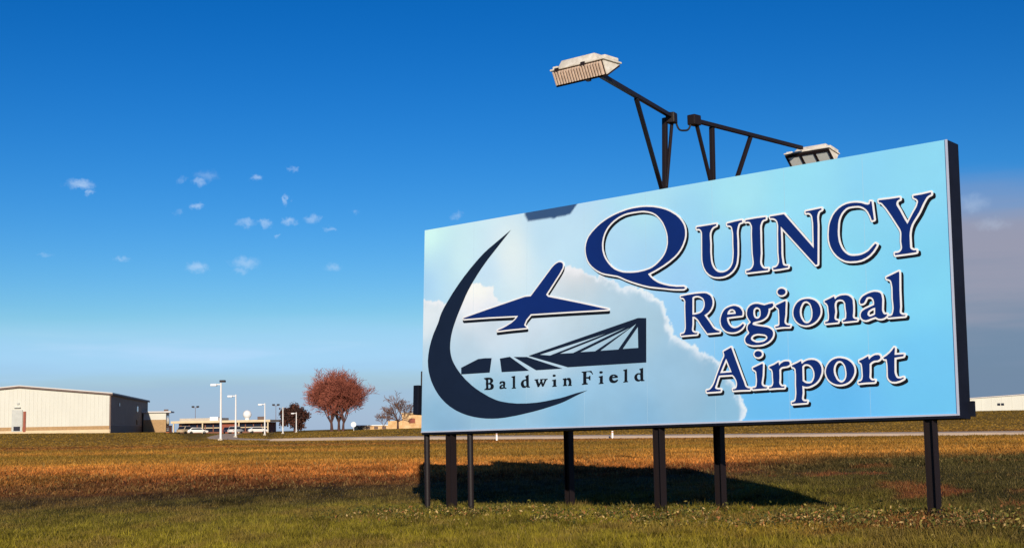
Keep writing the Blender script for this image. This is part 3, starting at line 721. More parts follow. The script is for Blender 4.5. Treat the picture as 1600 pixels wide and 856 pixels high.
('regional','R','5647,1938 5760,1948 5902,1954 6049,1951 6096,1946 6119,1939 6151,1922 6180,1901 6201,1874 6217,1827 6219,1776 6210,1742 6188,1701 6158,1668 6126,1643 6069,1615 6155,1507 6209,1430 6229,1407 6269,1380 6301,1367 6334,1358 6334,1339 6122,1339 6021,1467 5970,1543 5951,1567 5906,1601 5890,1609 5868,1612 5853,1611 5851,1493 5840,1420 5843,1398 5856,1380 5870,1371 5903,1361 5938,1359 5933,1340 5645,1339 5642,1360 5684,1364 5696,1369 5712,1382 5719,1398 5732,1441 5734,1468 5728,1779 5732,1841 5730,1861 5722,1880 5705,1903 5680,1917 5647,1922|5858,1903 5883,1915 5911,1921 5941,1922 5971,1918 6000,1908 6026,1895 6049,1879 6068,1856 6082,1813 6084,1781 6082,1763 6078,1745 6063,1713 6046,1690 6023,1669 5997,1655 5967,1647 5903,1639 5853,1640','5632,1317 5642,1313 5929,1314 5943,1316 5953,1324 5957,1331 5964,1359 5957,1376 5943,1385 5915,1386 5894,1390 5880,1396 5868,1408 5866,1422 5877,1492 5877,1576 5880,1584 5908,1568 5936,1543 6002,1450 6101,1324 6111,1315 6125,1313 6188,1312 6335,1314 6345,1317 6354,1324 6359,1338 6360,1359 6355,1373 6342,1382 6307,1392 6279,1404 6245,1429 6227,1450 6174,1524 6111,1604 6160,1636 6195,1669 6223,1709 6240,1751 6246,1793 6245,1814 6239,1849 6223,1888 6199,1919 6167,1943 6132,1961 6104,1971 6055,1977 5936,1981 5796,1976 5642,1963 5628,1956 5623,1947 5621,1926 5623,1912 5628,1905 5640,1898 5663,1895 5684,1886 5698,1870 5704,1856 5706,1842 5702,1779 5708,1471 5705,1443 5691,1399 5684,1393 5670,1388 5635,1385 5625,1380 5619,1373 5616,1359 5620,1331|5880,1666 5884,1884 5894,1891 5915,1895 5950,1895 5985,1886 6020,1868 6035,1856 6046,1842 6054,1821 6057,1800 6058,1779 6054,1758 6046,1737 6034,1717 6013,1695 5985,1679 5929,1668'),
('regional','e','6359,1503 6362,1543 6382,1600 6409,1645 6434,1670 6466,1688 6521,1705 6581,1713 6622,1709 6676,1688 6692,1677 6717,1652 6734,1621 6738,1605 6739,1583 6732,1557 6588,1556 6468,1550 6471,1506 6484,1468 6499,1442 6526,1412 6546,1396 6579,1383 6614,1380 6658,1388 6710,1412 6743,1437 6764,1417 6747,1392 6725,1370 6700,1352 6657,1334 6622,1325 6582,1322 6542,1324 6506,1331 6472,1341 6439,1359 6397,1400 6376,1432 6369,1449|6476,1592 6480,1619 6495,1643 6523,1664 6545,1669 6575,1666 6602,1652 6620,1630 6626,1607 6626,1592','6522,1301 6562,1297 6604,1297 6646,1304 6682,1315 6716,1332 6744,1352 6768,1378 6789,1413 6788,1427 6783,1434 6758,1459 6744,1463 6730,1460 6695,1433 6653,1414 6618,1406 6583,1409 6562,1418 6548,1428 6527,1449 6509,1476 6496,1511 6495,1518 6499,1526 6737,1532 6750,1539 6755,1546 6765,1581 6764,1609 6758,1632 6739,1665 6721,1686 6694,1707 6667,1721 6632,1733 6583,1739 6534,1734 6478,1720 6436,1701 6401,1674 6377,1644 6352,1595 6338,1553 6333,1504 6338,1462 6353,1420 6375,1385 6408,1351 6443,1327 6478,1312|6513,1623 6534,1640 6555,1643 6576,1639 6593,1623 6590,1619 6583,1618 6520,1618'),
('regional','g','6817,1589 6825,1634 6840,1660 6875,1690 6920,1707 6953,1711 7004,1708 7111,1676 7183,1689 7249,1695 7262,1660 7248,1644 7230,1632 7204,1625 7179,1625 7177,1586 7165,1548 7144,1513 7122,1494 7095,1478 7046,1461 6926,1446 6914,1438 6904,1424 6907,1412 6915,1407 6967,1390 7151,1353 7187,1337 7217,1317 7229,1306 7243,1281 7245,1244 7238,1218 7231,1205 7201,1170 7163,1143 7120,1124 7073,1112 7023,1107 6927,1109 6883,1115 6816,1137 6792,1156 6778,1184 6777,1205 6779,1216 6792,1238 6809,1257 6837,1277 6849,1294 6848,1305 6822,1347 6823,1387 6834,1412 6873,1442 6877,1451 6874,1459 6849,1490 6827,1530 6818,1560|6921,1574 6924,1616 6937,1640 6964,1656 6975,1659 6997,1658 7026,1644 7041,1628 7050,1594 7049,1541 7038,1517 7015,1497 6996,1490 6976,1492 6956,1500 6937,1517 6925,1545|6871,1210 6873,1220 6884,1237 6910,1257 6936,1265 6982,1272 7021,1270 7107,1254 7134,1240 7149,1222 7154,1209 7153,1198 7139,1179 7103,1155 7067,1146 6992,1141 6956,1146 6902,1170 6886,1182 6874,1195','6899,1086 6952,1082 7022,1081 7075,1086 7106,1093 7155,1110 7197,1133 7231,1163 7253,1191 7268,1226 7272,1254 7270,1275 7260,1306 7247,1324 7232,1338 7197,1361 7155,1379 6994,1410 6954,1422 7029,1432 7071,1441 7120,1462 7153,1485 7171,1506 7187,1534 7198,1562 7205,1597 7232,1605 7253,1615 7274,1633 7287,1653 7287,1667 7274,1702 7267,1714 7260,1719 7246,1721 7197,1717 7113,1702 7008,1734 6973,1737 6931,1736 6896,1728 6861,1712 6830,1688 6809,1660 6800,1639 6793,1611 6791,1583 6793,1555 6798,1533 6809,1506 6826,1478 6843,1457 6840,1450 6826,1441 6812,1426 6803,1408 6796,1380 6795,1359 6798,1338 6803,1324 6818,1303 6818,1296 6791,1276 6762,1240 6752,1212 6751,1191 6756,1170 6765,1149 6776,1135 6791,1122 6805,1114 6840,1101|6973,1169 6931,1184 6900,1205 6898,1212 6911,1226 6924,1234 6945,1241 6980,1246 7001,1245 7085,1233 7113,1223 7124,1212 7127,1205 7106,1186 7078,1174 7022,1168|6980,1518 6963,1527 6953,1541 6949,1562 6947,1597 6950,1611 6959,1624 6973,1632 6987,1633 7008,1626 7020,1611 7024,1590 7025,1555 7022,1541 7008,1523 6994,1516'),
('regional','i','7467,1839 7462,1822 7449,1808 7421,1798 7397,1798 7374,1804 7354,1817 7342,1833 7338,1851 7343,1868 7356,1882 7377,1891 7400,1893 7424,1889 7451,1874 7463,1857|7302,1657 7459,1709 7466,1690 7457,1584 7454,1513 7436,1420 7439,1392 7457,1371 7470,1364 7499,1355 7530,1354 7522,1333 7402,1340 7293,1333 7287,1354 7314,1353 7339,1360 7349,1367 7355,1377 7357,1388 7359,1497 7354,1594 7337,1619 7315,1634','7279,1312 7294,1307 7357,1312 7427,1313 7525,1307 7539,1313 7546,1323 7556,1354 7553,1364 7546,1373 7532,1379 7490,1384 7476,1390 7464,1403 7463,1424 7479,1508 7485,1613 7492,1690 7483,1719 7476,1729 7469,1733 7455,1734 7357,1704 7294,1682 7279,1669 7277,1662 7278,1648 7294,1620 7320,1599 7329,1585 7333,1473 7331,1389 7322,1382 7315,1380 7280,1379 7272,1375 7262,1361 7262,1347 7269,1326|7384,1774 7420,1772 7453,1781 7476,1798 7490,1822 7493,1837 7492,1851 7483,1874 7462,1898 7434,1912 7399,1919 7363,1914 7336,1900 7324,1886 7316,1872 7312,1844 7315,1830 7327,1809 7350,1788'),
('regional','o','7588,1531 7594,1570 7608,1607 7628,1639 7654,1667 7686,1688 7724,1702 7765,1708 7807,1709 7849,1705 7890,1694 7927,1677 7959,1654 7985,1625 8004,1591 8016,1555 8019,1505 8013,1473 8000,1445 7972,1407 7946,1383 7915,1363 7879,1347 7837,1336 7794,1333 7753,1338 7714,1350 7680,1367 7650,1390 7625,1417 7601,1460 7593,1484|7688,1523 7691,1562 7702,1598 7734,1653 7758,1670 7776,1675 7804,1676 7827,1667 7847,1653 7867,1631 7880,1599 7893,1547 7896,1509 7894,1471 7888,1440 7877,1411 7850,1379 7827,1364 7814,1361 7793,1361 7762,1371 7741,1388 7707,1440 7693,1481','7751,1312 7791,1307 7840,1310 7889,1323 7924,1338 7960,1361 7994,1393 8023,1431 8038,1466 8045,1501 8044,1543 8036,1579 8019,1620 7994,1655 7973,1675 7938,1700 7896,1719 7854,1731 7805,1735 7742,1732 7693,1720 7658,1702 7623,1673 7595,1637 7576,1599 7565,1557 7563,1508 7569,1473 7589,1424 7616,1386 7651,1355 7700,1328|7791,1388 7777,1392 7763,1402 7738,1438 7722,1473 7714,1522 7720,1571 7728,1592 7742,1619 7753,1634 7763,1643 7777,1649 7791,1651 7805,1648 7819,1641 7836,1627 7847,1613 7855,1592 7862,1564 7870,1508 7864,1452 7857,1431 7850,1417 7833,1399 7819,1390 7805,1386'),
('regional','n','8090,1653 8161,1676 8233,1704 8250,1662 8269,1679 8291,1693 8332,1706 8363,1708 8410,1707 8440,1701 8467,1689 8500,1662 8516,1636 8519,1620 8523,1528 8521,1467 8512,1407 8514,1390 8524,1375 8533,1369 8556,1361 8579,1359 8576,1342 8366,1339 8364,1359 8382,1361 8398,1368 8412,1382 8416,1393 8421,1452 8411,1544 8410,1591 8397,1620 8376,1642 8351,1652 8318,1655 8289,1650 8262,1638 8249,1616 8241,1592 8240,1567 8247,1489 8232,1414 8234,1391 8247,1374 8254,1369 8288,1359 8284,1339 8092,1337 8089,1357 8121,1361 8138,1371 8145,1380 8151,1403 8154,1446 8143,1579 8127,1609 8111,1624 8093,1635','8077,1316 8096,1311 8285,1313 8296,1316 8304,1323 8314,1358 8311,1372 8299,1383 8271,1390 8259,1400 8258,1414 8270,1463 8273,1491 8266,1568 8268,1589 8278,1615 8295,1624 8320,1629 8341,1627 8362,1620 8377,1603 8385,1582 8385,1540 8394,1456 8390,1400 8383,1390 8355,1383 8342,1372 8338,1358 8340,1337 8345,1323 8355,1316 8369,1313 8579,1317 8593,1323 8601,1337 8605,1358 8600,1374 8586,1384 8551,1389 8543,1393 8539,1400 8547,1463 8549,1547 8547,1603 8540,1645 8523,1675 8495,1702 8453,1724 8411,1733 8362,1734 8327,1731 8306,1727 8264,1707 8243,1728 8229,1730 8074,1673 8068,1666 8064,1652 8070,1624 8075,1617 8103,1596 8119,1568 8120,1519 8128,1449 8123,1393 8110,1385 8075,1379 8064,1365 8063,1358 8067,1330'),
('regional','a','8631,1594 8631,1605 8639,1625 8662,1654 8687,1671 8748,1697 8802,1710 8846,1714 8888,1708 8925,1694 8943,1675 8949,1663 8959,1602 8950,1466 8951,1448 8955,1431 8966,1407 8978,1395 8994,1390 9020,1392 9019,1375 9004,1361 8986,1349 8966,1341 8944,1338 8921,1338 8893,1346 8856,1369 8788,1354 8729,1336 8702,1336 8669,1346 8647,1368 8636,1394 8637,1426 8651,1454 8668,1469 8704,1488 8838,1533 8842,1554 8842,1576 8836,1605 8823,1628 8806,1642 8775,1652 8743,1648 8725,1637 8695,1584 8682,1571 8673,1568 8652,1566 8639,1571 8634,1579|8735,1404 8732,1412 8735,1431 8743,1448 8758,1463 8800,1484 8827,1492 8855,1496 8851,1405 8817,1389 8778,1379 8768,1379 8753,1384','8682,1314 8715,1309 8736,1310 8792,1328 8848,1341 8870,1328 8897,1317 8925,1312 8953,1313 8974,1317 9002,1328 9023,1343 9042,1363 9046,1391 9042,1405 9036,1412 9023,1418 8995,1416 8988,1422 8980,1440 8976,1461 8985,1580 8982,1629 8975,1664 8967,1685 8953,1705 8939,1716 8911,1729 8862,1739 8827,1739 8778,1732 8722,1715 8673,1693 8645,1674 8624,1650 8609,1622 8606,1608 8606,1587 8608,1573 8615,1559 8624,1549 8638,1542 8666,1540 8694,1549 8708,1560 8724,1580 8741,1615 8757,1625 8778,1625 8799,1615 8809,1601 8815,1580 8816,1559 8813,1552 8708,1518 8680,1506 8643,1482 8631,1471 8620,1454 8612,1433 8609,1412 8610,1391 8617,1369 8628,1349 8640,1335 8659,1322|8771,1405 8761,1412 8759,1419 8764,1433 8770,1440 8806,1458 8820,1463 8827,1461 8826,1426 8822,1419'),
('regional','l','9034,1892 9216,1955 9222,1935 9214,1700 9215,1476 9206,1416 9207,1397 9217,1381 9242,1366 9257,1362 9287,1361 9283,1346 9042,1345 9040,1362 9077,1364 9097,1374 9104,1381 9117,1417 9125,1452 9126,1487 9118,1596 9120,1750 9108,1824 9098,1846 9089,1855 9065,1868 9039,1874','9028,1324 9048,1319 9286,1320 9300,1327 9307,1338 9312,1366 9305,1380 9293,1387 9272,1387 9251,1391 9237,1399 9232,1408 9241,1478 9240,1702 9247,1933 9239,1968 9234,1975 9223,1981 9209,1980 9027,1917 9018,1912 9009,1898 9009,1884 9016,1863 9021,1856 9034,1849 9062,1841 9079,1828 9084,1814 9093,1751 9095,1716 9092,1597 9100,1492 9099,1457 9087,1408 9079,1394 9062,1388 9034,1387 9021,1380 9017,1373 9015,1359 9017,1338'),
('airport','A','6401,1048 6531,1101 6705,660 6739,583 6756,530 6765,515 6790,497 6815,490 6841,488 6838,468 6694,471 6553,469 6550,489 6577,489 6601,497 6614,510 6622,534 6625,569 6618,604 6602,639 6579,672 6551,700 6374,701 6312,700 6289,653 6262,581 6240,534 6239,520 6246,508 6257,503 6299,493 6337,492 6332,468 6093,464 6090,488 6128,492 6160,506 6189,535 6215,570 6236,607 6287,726 6377,915 6407,964 6413,981 6414,1005|6442,948 6538,737 6330,733','6077,443 6090,438 6328,442 6342,445 6349,449 6357,464 6363,492 6356,509 6342,518 6300,519 6267,527 6285,569 6305,625 6328,674 6538,674 6554,660 6580,625 6593,597 6599,562 6595,534 6588,520 6573,515 6545,515 6531,506 6526,499 6525,485 6530,457 6535,450 6545,444 6720,445 6839,442 6853,448 6860,456 6867,492 6860,506 6846,514 6818,516 6797,523 6790,527 6780,541 6764,590 6728,674 6557,1108 6545,1123 6538,1126 6524,1126 6391,1072 6378,1059 6376,1045 6388,996 6386,982 6353,926 6263,737 6212,618 6193,583 6146,528 6132,520 6118,516 6083,513 6069,504 6064,492 6066,464 6071,450|6377,762 6376,765 6440,888 6496,765 6489,761 6468,760 6384,759'),
('airport','i','7053,972 7048,955 7036,941 7010,931 6986,930 6964,936 6945,947 6934,962 6929,979 6934,996 6947,1009 6966,1018 6989,1021 7012,1017 7037,1004 7049,989|6897,778 7057,834 7066,816 7056,662 7035,560 7038,530 7058,508 7070,503 7096,495 7123,494 7120,476 6889,472 6887,490 6924,491 6945,502 6951,509 6957,528 6965,595 6956,716 6951,727 6935,743 6903,760','6874,451 6887,446 7118,450 7132,453 7143,465 7149,493 7146,506 7139,514 7132,518 7083,526 7076,529 7063,542 7062,563 7082,661 7092,815 7091,822 7082,843 7069,858 7062,860 7048,859 6957,828 6887,802 6880,797 6872,787 6871,773 6882,745 6889,738 6917,724 6930,710 6933,696 6939,598 6932,535 6927,521 6908,515 6880,515 6867,507 6863,500 6861,486 6864,465|6975,906 7006,904 7041,914 7062,930 7076,953 7079,976 7070,1004 7053,1025 7027,1040 6992,1047 6971,1046 6950,1040 6934,1032 6922,1021 6907,997 6904,969 6916,941 6939,920'),
('airport','r','7172,781 7254,806 7322,840 7334,784 7347,804 7365,821 7401,839 7429,844 7466,844 7488,839 7501,827 7507,808 7502,794 7495,788 7458,774 7414,773 7376,767 7351,753 7333,731 7332,613 7325,550 7328,531 7337,513 7360,495 7379,490 7409,492 7406,472 7285,475 7163,471 7161,489 7193,492 7217,507 7227,528 7234,554 7229,630 7229,687 7223,719 7211,743 7199,753 7175,763','7148,450 7161,445 7287,449 7406,446 7420,450 7427,457 7430,464 7435,492 7434,499 7427,511 7413,518 7385,515 7371,518 7360,527 7353,541 7352,555 7358,611 7359,723 7371,736 7385,743 7469,750 7497,759 7516,772 7531,793 7533,807 7526,835 7511,855 7497,863 7483,868 7427,870 7385,861 7350,843 7336,862 7329,865 7315,865 7245,830 7161,804 7154,800 7148,793 7146,779 7152,751 7161,741 7189,728 7194,723 7198,709 7203,681 7203,632 7208,562 7204,541 7196,523 7182,516 7154,515 7141,506 7137,499 7135,492 7138,464'),
('airport','p','7542,782 7623,808 7687,836 7698,791 7733,816 7773,834 7805,841 7853,843 7900,836 7940,819 7971,793 7995,756 8004,728 8008,703 8006,665 7999,637 7974,583 7954,555 7931,531 7904,511 7874,495 7808,472 7791,470 7757,470 7725,477 7696,490 7699,386 7686,313 7689,292 7702,276 7714,270 7740,266 7767,268 7764,247 7528,240 7525,259 7559,265 7577,275 7585,284 7592,307 7602,366 7604,401 7601,506 7606,645 7601,717 7598,729 7584,746 7566,756 7546,762|7704,756 7722,773 7745,785 7781,788 7804,783 7829,772 7853,753 7873,729 7893,685 7899,653 7899,620 7893,588 7887,573 7873,547 7853,525 7840,518 7815,512 7775,515 7744,525 7704,553','7512,219 7525,214 7763,221 7777,225 7785,233 7793,268 7791,276 7784,287 7770,293 7742,292 7728,294 7721,296 7714,303 7713,317 7722,359 7725,387 7723,443 7728,450 7770,443 7812,447 7847,456 7883,471 7917,489 7949,513 7973,538 7995,569 8017,611 8029,646 8034,681 8033,716 8025,751 8009,786 7988,814 7966,832 7924,855 7896,864 7868,868 7819,869 7784,864 7749,853 7714,836 7704,856 7686,862 7595,826 7532,807 7523,800 7516,786 7522,751 7532,740 7553,733 7567,725 7574,716 7575,709 7580,639 7575,506 7578,401 7576,366 7566,310 7561,296 7546,288 7512,282 7501,268 7502,233|7784,540 7749,552 7734,562 7730,569 7730,744 7742,755 7763,762 7784,761 7805,755 7833,735 7859,702 7867,681 7872,653 7873,625 7868,597 7847,557 7838,548 7826,541 7812,538'),
('airport','o','8076,661 8080,694 8091,725 8108,757 8133,786 8164,811 8195,827 8230,837 8268,842 8308,840 8368,826 8406,811 8440,789 8469,764 8491,734 8506,702 8511,667 8509,633 8493,588 8465,548 8440,523 8411,502 8373,486 8332,477 8290,475 8249,479 8210,489 8172,507 8138,530 8107,565 8094,588 8078,636|8194,684 8198,711 8206,738 8228,772 8247,790 8268,799 8299,802 8323,795 8335,787 8355,765 8373,739 8384,707 8394,641 8394,609 8389,579 8379,551 8362,527 8334,507 8311,501 8287,507 8256,527 8235,550 8206,609 8196,646','8241,454 8286,449 8335,452 8379,461 8419,477 8454,501 8482,528 8505,559 8524,594 8535,629 8537,664 8531,706 8521,734 8503,763 8471,797 8440,821 8398,843 8349,858 8293,867 8244,866 8202,857 8153,835 8118,808 8085,769 8066,734 8052,685 8050,664 8052,636 8060,601 8084,552 8118,513 8153,488 8202,464|8300,530 8272,547 8255,566 8230,620 8220,664 8223,706 8237,741 8258,766 8272,773 8286,776 8300,775 8315,769 8335,749 8349,728 8359,699 8368,636 8369,615 8364,587 8357,566 8349,552 8335,539 8321,530 8314,528'),
('airport','r','8589,786 8657,810 8722,840 8736,789 8751,808 8770,824 8813,846 8836,850 8871,850 8881,847 8895,836 8902,822 8903,807 8889,789 8864,777 8815,776 8788,767 8765,755 8740,733 8736,621 8730,565 8731,548 8739,532 8756,514 8777,506 8810,508 8806,486 8682,487 8571,481 8570,501 8599,506 8622,522 8631,540 8639,574 8635,682 8628,736 8616,756 8592,769','8556,460 8570,455 8682,461 8808,460 8824,467 8829,474 8836,502 8835,516 8831,523 8824,530 8815,534 8787,532 8773,535 8762,544 8756,558 8762,621 8765,719 8780,733 8801,744 8829,751 8871,752 8892,760 8913,775 8927,796 8929,817 8923,838 8906,862 8892,871 8878,875 8857,877 8829,876 8793,866 8752,843 8738,861 8731,865 8717,866 8647,834 8577,809 8569,803 8563,789 8567,761 8577,748 8598,737 8603,726 8609,684 8613,586 8610,565 8601,537 8590,530 8558,523 8545,509 8546,474'),
('airport','t','8949,808 8994,831 9041,865 9076,897 9107,934 9118,924 9108,834 9241,835 9234,810 9106,798 9103,751 9098,612 9100,590 9106,569 9119,539 9134,523 9150,518 9185,516 9223,528 9228,513 9174,488 9117,476 9066,480 9044,489 9027,503 9015,520 9005,544 9006,696 8996,785 8954,790','9062,454 9089,450 9117,450 9166,459 9208,474 9238,489 9247,496 9254,510 9246,538 9242,545 9231,552 9215,553 9194,545 9173,542 9152,544 9142,552 9130,580 9125,608 9128,727 9131,771 9138,774 9243,785 9257,797 9266,825 9267,839 9259,853 9243,860 9138,860 9144,930 9135,944 9117,958 9110,959 9096,957 9089,952 9058,916 9026,886 8984,856 8935,830 8928,823 8923,811 8929,783 8935,772 8949,764 8970,762 8974,755 8981,692 8981,608 8978,559 8980,538 8987,517 8999,496 9019,475 9040,462'),
('plane','plane','1021,1968 1598,2072 2467,2218 2596,2215 3068,2657 3121,2693 3153,2710 3197,2723 3225,2726 3249,2722 3269,2714 3286,2702 3293,2692 3297,2681 3297,2657 3292,2631 3285,2617 3226,2537 2932,2211 2978,2172 3651,2008 4242,1856 3445,1887 2598,1914 2493,1825 2447,1740 2506,1691 2138,1692 1836,1687 1873,1702 1962,1724 2048,1752 2171,1801 2242,1843 2281,1875 2315,1910 1647,1939 1034,1954','1821,1666 1840,1661 2141,1666 2512,1666 2524,1673 2529,1680 2531,1687 2530,1701 2519,1714 2484,1743 2482,1750 2512,1806 2603,1884 2610,1888 3443,1861 4241,1830 4255,1834 4262,1839 4268,1855 4262,1873 4248,1881 3660,2033 2987,2198 2971,2212 2975,2219 3247,2522 3296,2587 3314,2618 3321,2646 3323,2681 3317,2702 3308,2716 3293,2730 3268,2743 3240,2751 3212,2752 3177,2745 3142,2734 3107,2715 3051,2676 2589,2244 2582,2241 2463,2243 1497,2081 1021,1994 1005,1988 996,1974 996,1960 1000,1953 1020,1932 1035,1928 1644,1913 2246,1887 2251,1883 2211,1853 2183,1836 2134,1813 2001,1763 1868,1728 1826,1711 1815,1701 1810,1687 1815,1673'),
('field','B','1526,896 1590,903 1652,900 1681,897 1706,887 1722,876 1735,862 1741,847 1740,834 1733,821 1722,810 1697,800 1731,787 1745,776 1753,764 1757,738 1753,724 1743,711 1731,701 1709,693 1616,690 1536,695 1536,706 1566,713 1581,735 1572,795 1576,850 1561,872 1526,885|1624,869 1656,868 1669,862 1674,855 1675,829 1671,820 1662,813 1651,810 1625,811|1628,787 1664,782 1678,774 1684,764 1685,741 1678,725 1671,720 1658,716 1629,719',''),
('field','a','1896,780 1889,790 1894,804 1904,816 1919,823 1959,826 1996,821 2010,813 2018,801 2021,774 2011,732 2019,715 2052,705 2044,692 2008,700 1989,700 1930,692 1914,694 1901,699 1893,708 1890,720 1890,732 1896,742 1915,758 1933,765 1974,769 1976,777 1969,793 1949,803 1941,799 1928,784 1907,778|1935,721 1933,728 1941,740 1950,746 1974,750 1975,722 1945,716',''),
('field','l','2163,892 2243,901 2244,707 2266,702 2262,688 2169,687 2169,700 2194,705 2192,869 2163,878',''),
('field','d','2473,882 2547,905 2552,713 2577,703 2574,690 2517,691 2510,704 2474,689 2435,690 2417,695 2400,706 2387,721 2378,737 2374,753 2375,769 2381,785 2391,799 2406,811 2423,820 2444,826 2488,828 2490,859 2473,868|2438,755 2436,770 2438,785 2448,797 2460,803 2491,806 2500,726 2479,718 2467,719 2452,726',''),
('field','w','2679,818 2764,822 2764,807 2750,799 2782,739 2813,794 2799,802 2799,818 2876,819 2876,806 2844,794 2866,735 2899,797 2883,805 2883,816 2966,818 2963,804 2938,795 2876,693 2848,691 2820,748 2778,690 2750,688 2700,801 2679,805',''),
('field','i','3140,859 3137,851 3129,844 3103,841 3085,847 3077,854 3074,862 3077,870 3085,876 3103,880 3129,874 3137,867|3063,789 3145,799 3145,696 3162,691 3159,679 3066,679 3066,691 3091,699 3090,772 3063,777',''),
('field','n','3289,799 3357,809 3363,792 3389,806 3404,809 3432,807 3444,802 3454,793 3465,770 3471,746 3471,721 3465,697 3482,689 3479,677 3401,678 3401,693 3415,700 3421,720 3421,742 3405,769 3390,779 3380,778 3363,769 3363,702 3380,694 3377,680 3293,681 3293,694 3312,701 3312,777 3289,786',''),
('field','F','3687,894 3885,898 3922,842 3906,839 3891,860 3880,869 3851,881 3817,885 3784,881 3780,803 3832,803 3848,821 3866,820 3866,749 3847,750 3832,776 3780,781 3783,712 3815,698 3810,685 3692,682 3692,695 3719,706 3719,873 3687,883',''),
('field','i','4118,861 4115,853 4107,847 4081,843 4062,849 4054,856 4051,865 4054,873 4062,879 4081,883 4107,877 4115,869|4039,799 4118,809 4117,700 4136,691 4133,681 4038,679 4038,691 4063,698 4063,781 4039,786',''),
('field','e','4248,751 4250,769 4257,786 4270,800 4286,809 4306,815 4348,817 4370,813 4403,798 4415,788 4420,776 4417,766 4414,761 4308,760 4311,743 4316,736 4324,728 4347,718 4375,720 4414,735 4424,722 4406,700 4376,685 4356,682 4316,684 4279,696 4263,712 4252,731|4310,780 4323,793 4340,798 4356,794 4360,785 4360,780',''),
('field','l','4528,876 4603,890 4602,702 4622,694 4619,683 4527,681 4527,693 4551,700 4554,859 4528,864',''),
('field','d','4843,876 4913,890 4914,707 4941,697 4936,686 4876,684 4871,697 4849,685 4817,682 4781,693 4765,705 4753,719 4746,735 4744,752 4747,768 4755,783 4766,794 4797,810 4818,813 4863,810 4863,855 4843,864|4797,749 4797,763 4802,777 4812,787 4826,792 4857,790 4863,713 4839,709 4826,711 4811,720 4801,734',''),
('emblem','crescent','2124,3403 1597,3133 1475,3060 1353,2975 1178,2841 1013,2701 901,2599 734,2431 570,2245 518,2180 471,2112 433,2041 402,1962 377,1913 288,1770 262,1721 219,1625 184,1526 170,1476 151,1378 142,1278 149,1181 167,1089 198,997 237,912 287,829 349,744 424,658 511,579 606,507 710,443 825,385 886,359 1012,313 1148,274 1294,243 1441,221 1584,207 1727,201 1874,201 2026,209 2292,236 2633,285 2857,323 3133,380 3242,405 3351,436 3565,512 3804,590 3565,553 3350,508 3242,489 2912,449 2744,435 2519,429 2290,435 2098,455 1944,480 1868,497 1794,518 1649,572 1444,667 1335,725 1230,789 1081,895 969,992 907,1054 848,1119 794,1188 770,1224 749,1260 723,1323 705,1388 694,1465 697,1556 710,1645 726,1710 747,1775 772,1839 831,1964 883,2060 1062,2364 1127,2458 1211,2563 1346,2715 1442,2814 1593,2956',''),
('emblem','deck','978,1105 1387,1233 1552,1238 1699,1230 1656,986 980,990',''),
('emblem','deck','1893,1211 2120,1228 2557,970 1937,979',''),
('emblem','deck','2212,1220 2505,1202 3282,966 2716,969',''),
('emblem','fan','2545,1218 4823,1673 4982,1660 4975,970 3402,982|2792,1222 4222,1484 3015,1195|3226,1213 4606,1550 3510,1206|3658,1210 4683,1538 3966,1206|4070,1207 4794,1589 4433,1205|4518,1208 4821,1537 4826,1205',''),
]
def flat(loops, z1, z0, name, material):
    """closed thin slab cut from outline loops (outer rings, islands and holes)"""
    vl = [[Vector((a, b, 0)) for a, b in lp] for lp in loops]
    fl = [v for lp in vl for v in lp]
    off = [sum(len(q) for q in loops[:i]) for i in range(len(loops))]
    def within(p, lp):
        r_ = False
        for (x0, y0), (x1, y1) in zip(lp, lp[1:] + lp[:1]):
            if (y0 > p[1]) != (y1 > p[1]) and p[0] < x0 + (p[1] - y0) * (x1 - x0) / (y1 - y0): r_ = not r_
        return r_
    par = [[j for j in range(len(loops)) if j != i and within(loops[i][0], loops[j])] for i in range(len(loops))]
    tri = []
    for i in range(len(loops)):
        if len(par[i]) % 2: continue
        ids = [i] + [j for j in range(len(loops)) if i in par[j] and len(par[j]) == len(par[i]) + 1]
        ix = [off[j] + q for j in ids for q in range(len(loops[j]))]
        tri += [tuple(ix[q] for q in t) for t in geometry.tessellate_polygon([vl[j] for j in ids])]
    n = len(fl)
    vs_ = [(v.x, v.y, z1) for v in fl] + [(v.x, v.y, z0) for v in fl]
    fs_ = []
    for t in tri:
        a, b, c = (fl[i] for i in t)
        cr = (b - a).cross(c - a).z
        if abs(cr) < 1e-9: continue
        fs_.append(tuple(t) if cr > 0 else tuple(t)[::-1])
    k = 0
    for lp in loops:
        q = len(lp)
        fs_ += [(k + i, k + (i + 1) % q, n + k + (i + 1) % q, n + k + i) for i in range(q)]
        k += q
    me = bpy.data.meshes.new(name)
    me.from_pydata(vs_, [], fs_)
    me.materials.append(material)
    return link(name, me, face)
def rings(s):
    return [[tuple(int(q) / 1000 for q in p.split(',')) for p in lp.split(' ')] for lp in s.split('|')]
SH = {'quincy': (0.034, -0.036), 'regional': (0.032, -0.036), 'airport': (0.032, -0.036), 'plane': (0.005, -0.046)}
for i, (word, ch, fc, ol) in enumerate(ART):
    e = 0.0007 * (i % 4)
    nm = {'plane': 'airplane_emblem', 'emblem': ch + '_emblem' if ch != 'deck' else 'bridge_deck_emblem', 'field': 'small_letter'}.get(word, 'letter')
    if ch == 'fan': nm = 'cable_bridge_emblem'
    mt_ = M['blue'] if ol else M['navy'] if word == 'emblem' else M['black']
    if ol:
        lp = rings(ol)
        ds, dv = SH[word]
        flat([[(a + ds, b + dv) for a, b in l] for l in lp], 0.004 + e, 0.001, nm + '_drop_shadow', M['black'])
        flat(lp, 0.009 + e, 0.001, nm + '_outline', M['white'])
        flat(rings(fc), 0.015 + e, 0.002, nm, mt_)
    else:
        flat(rings(fc), 0.005 + e, 0.001, nm, mt_)

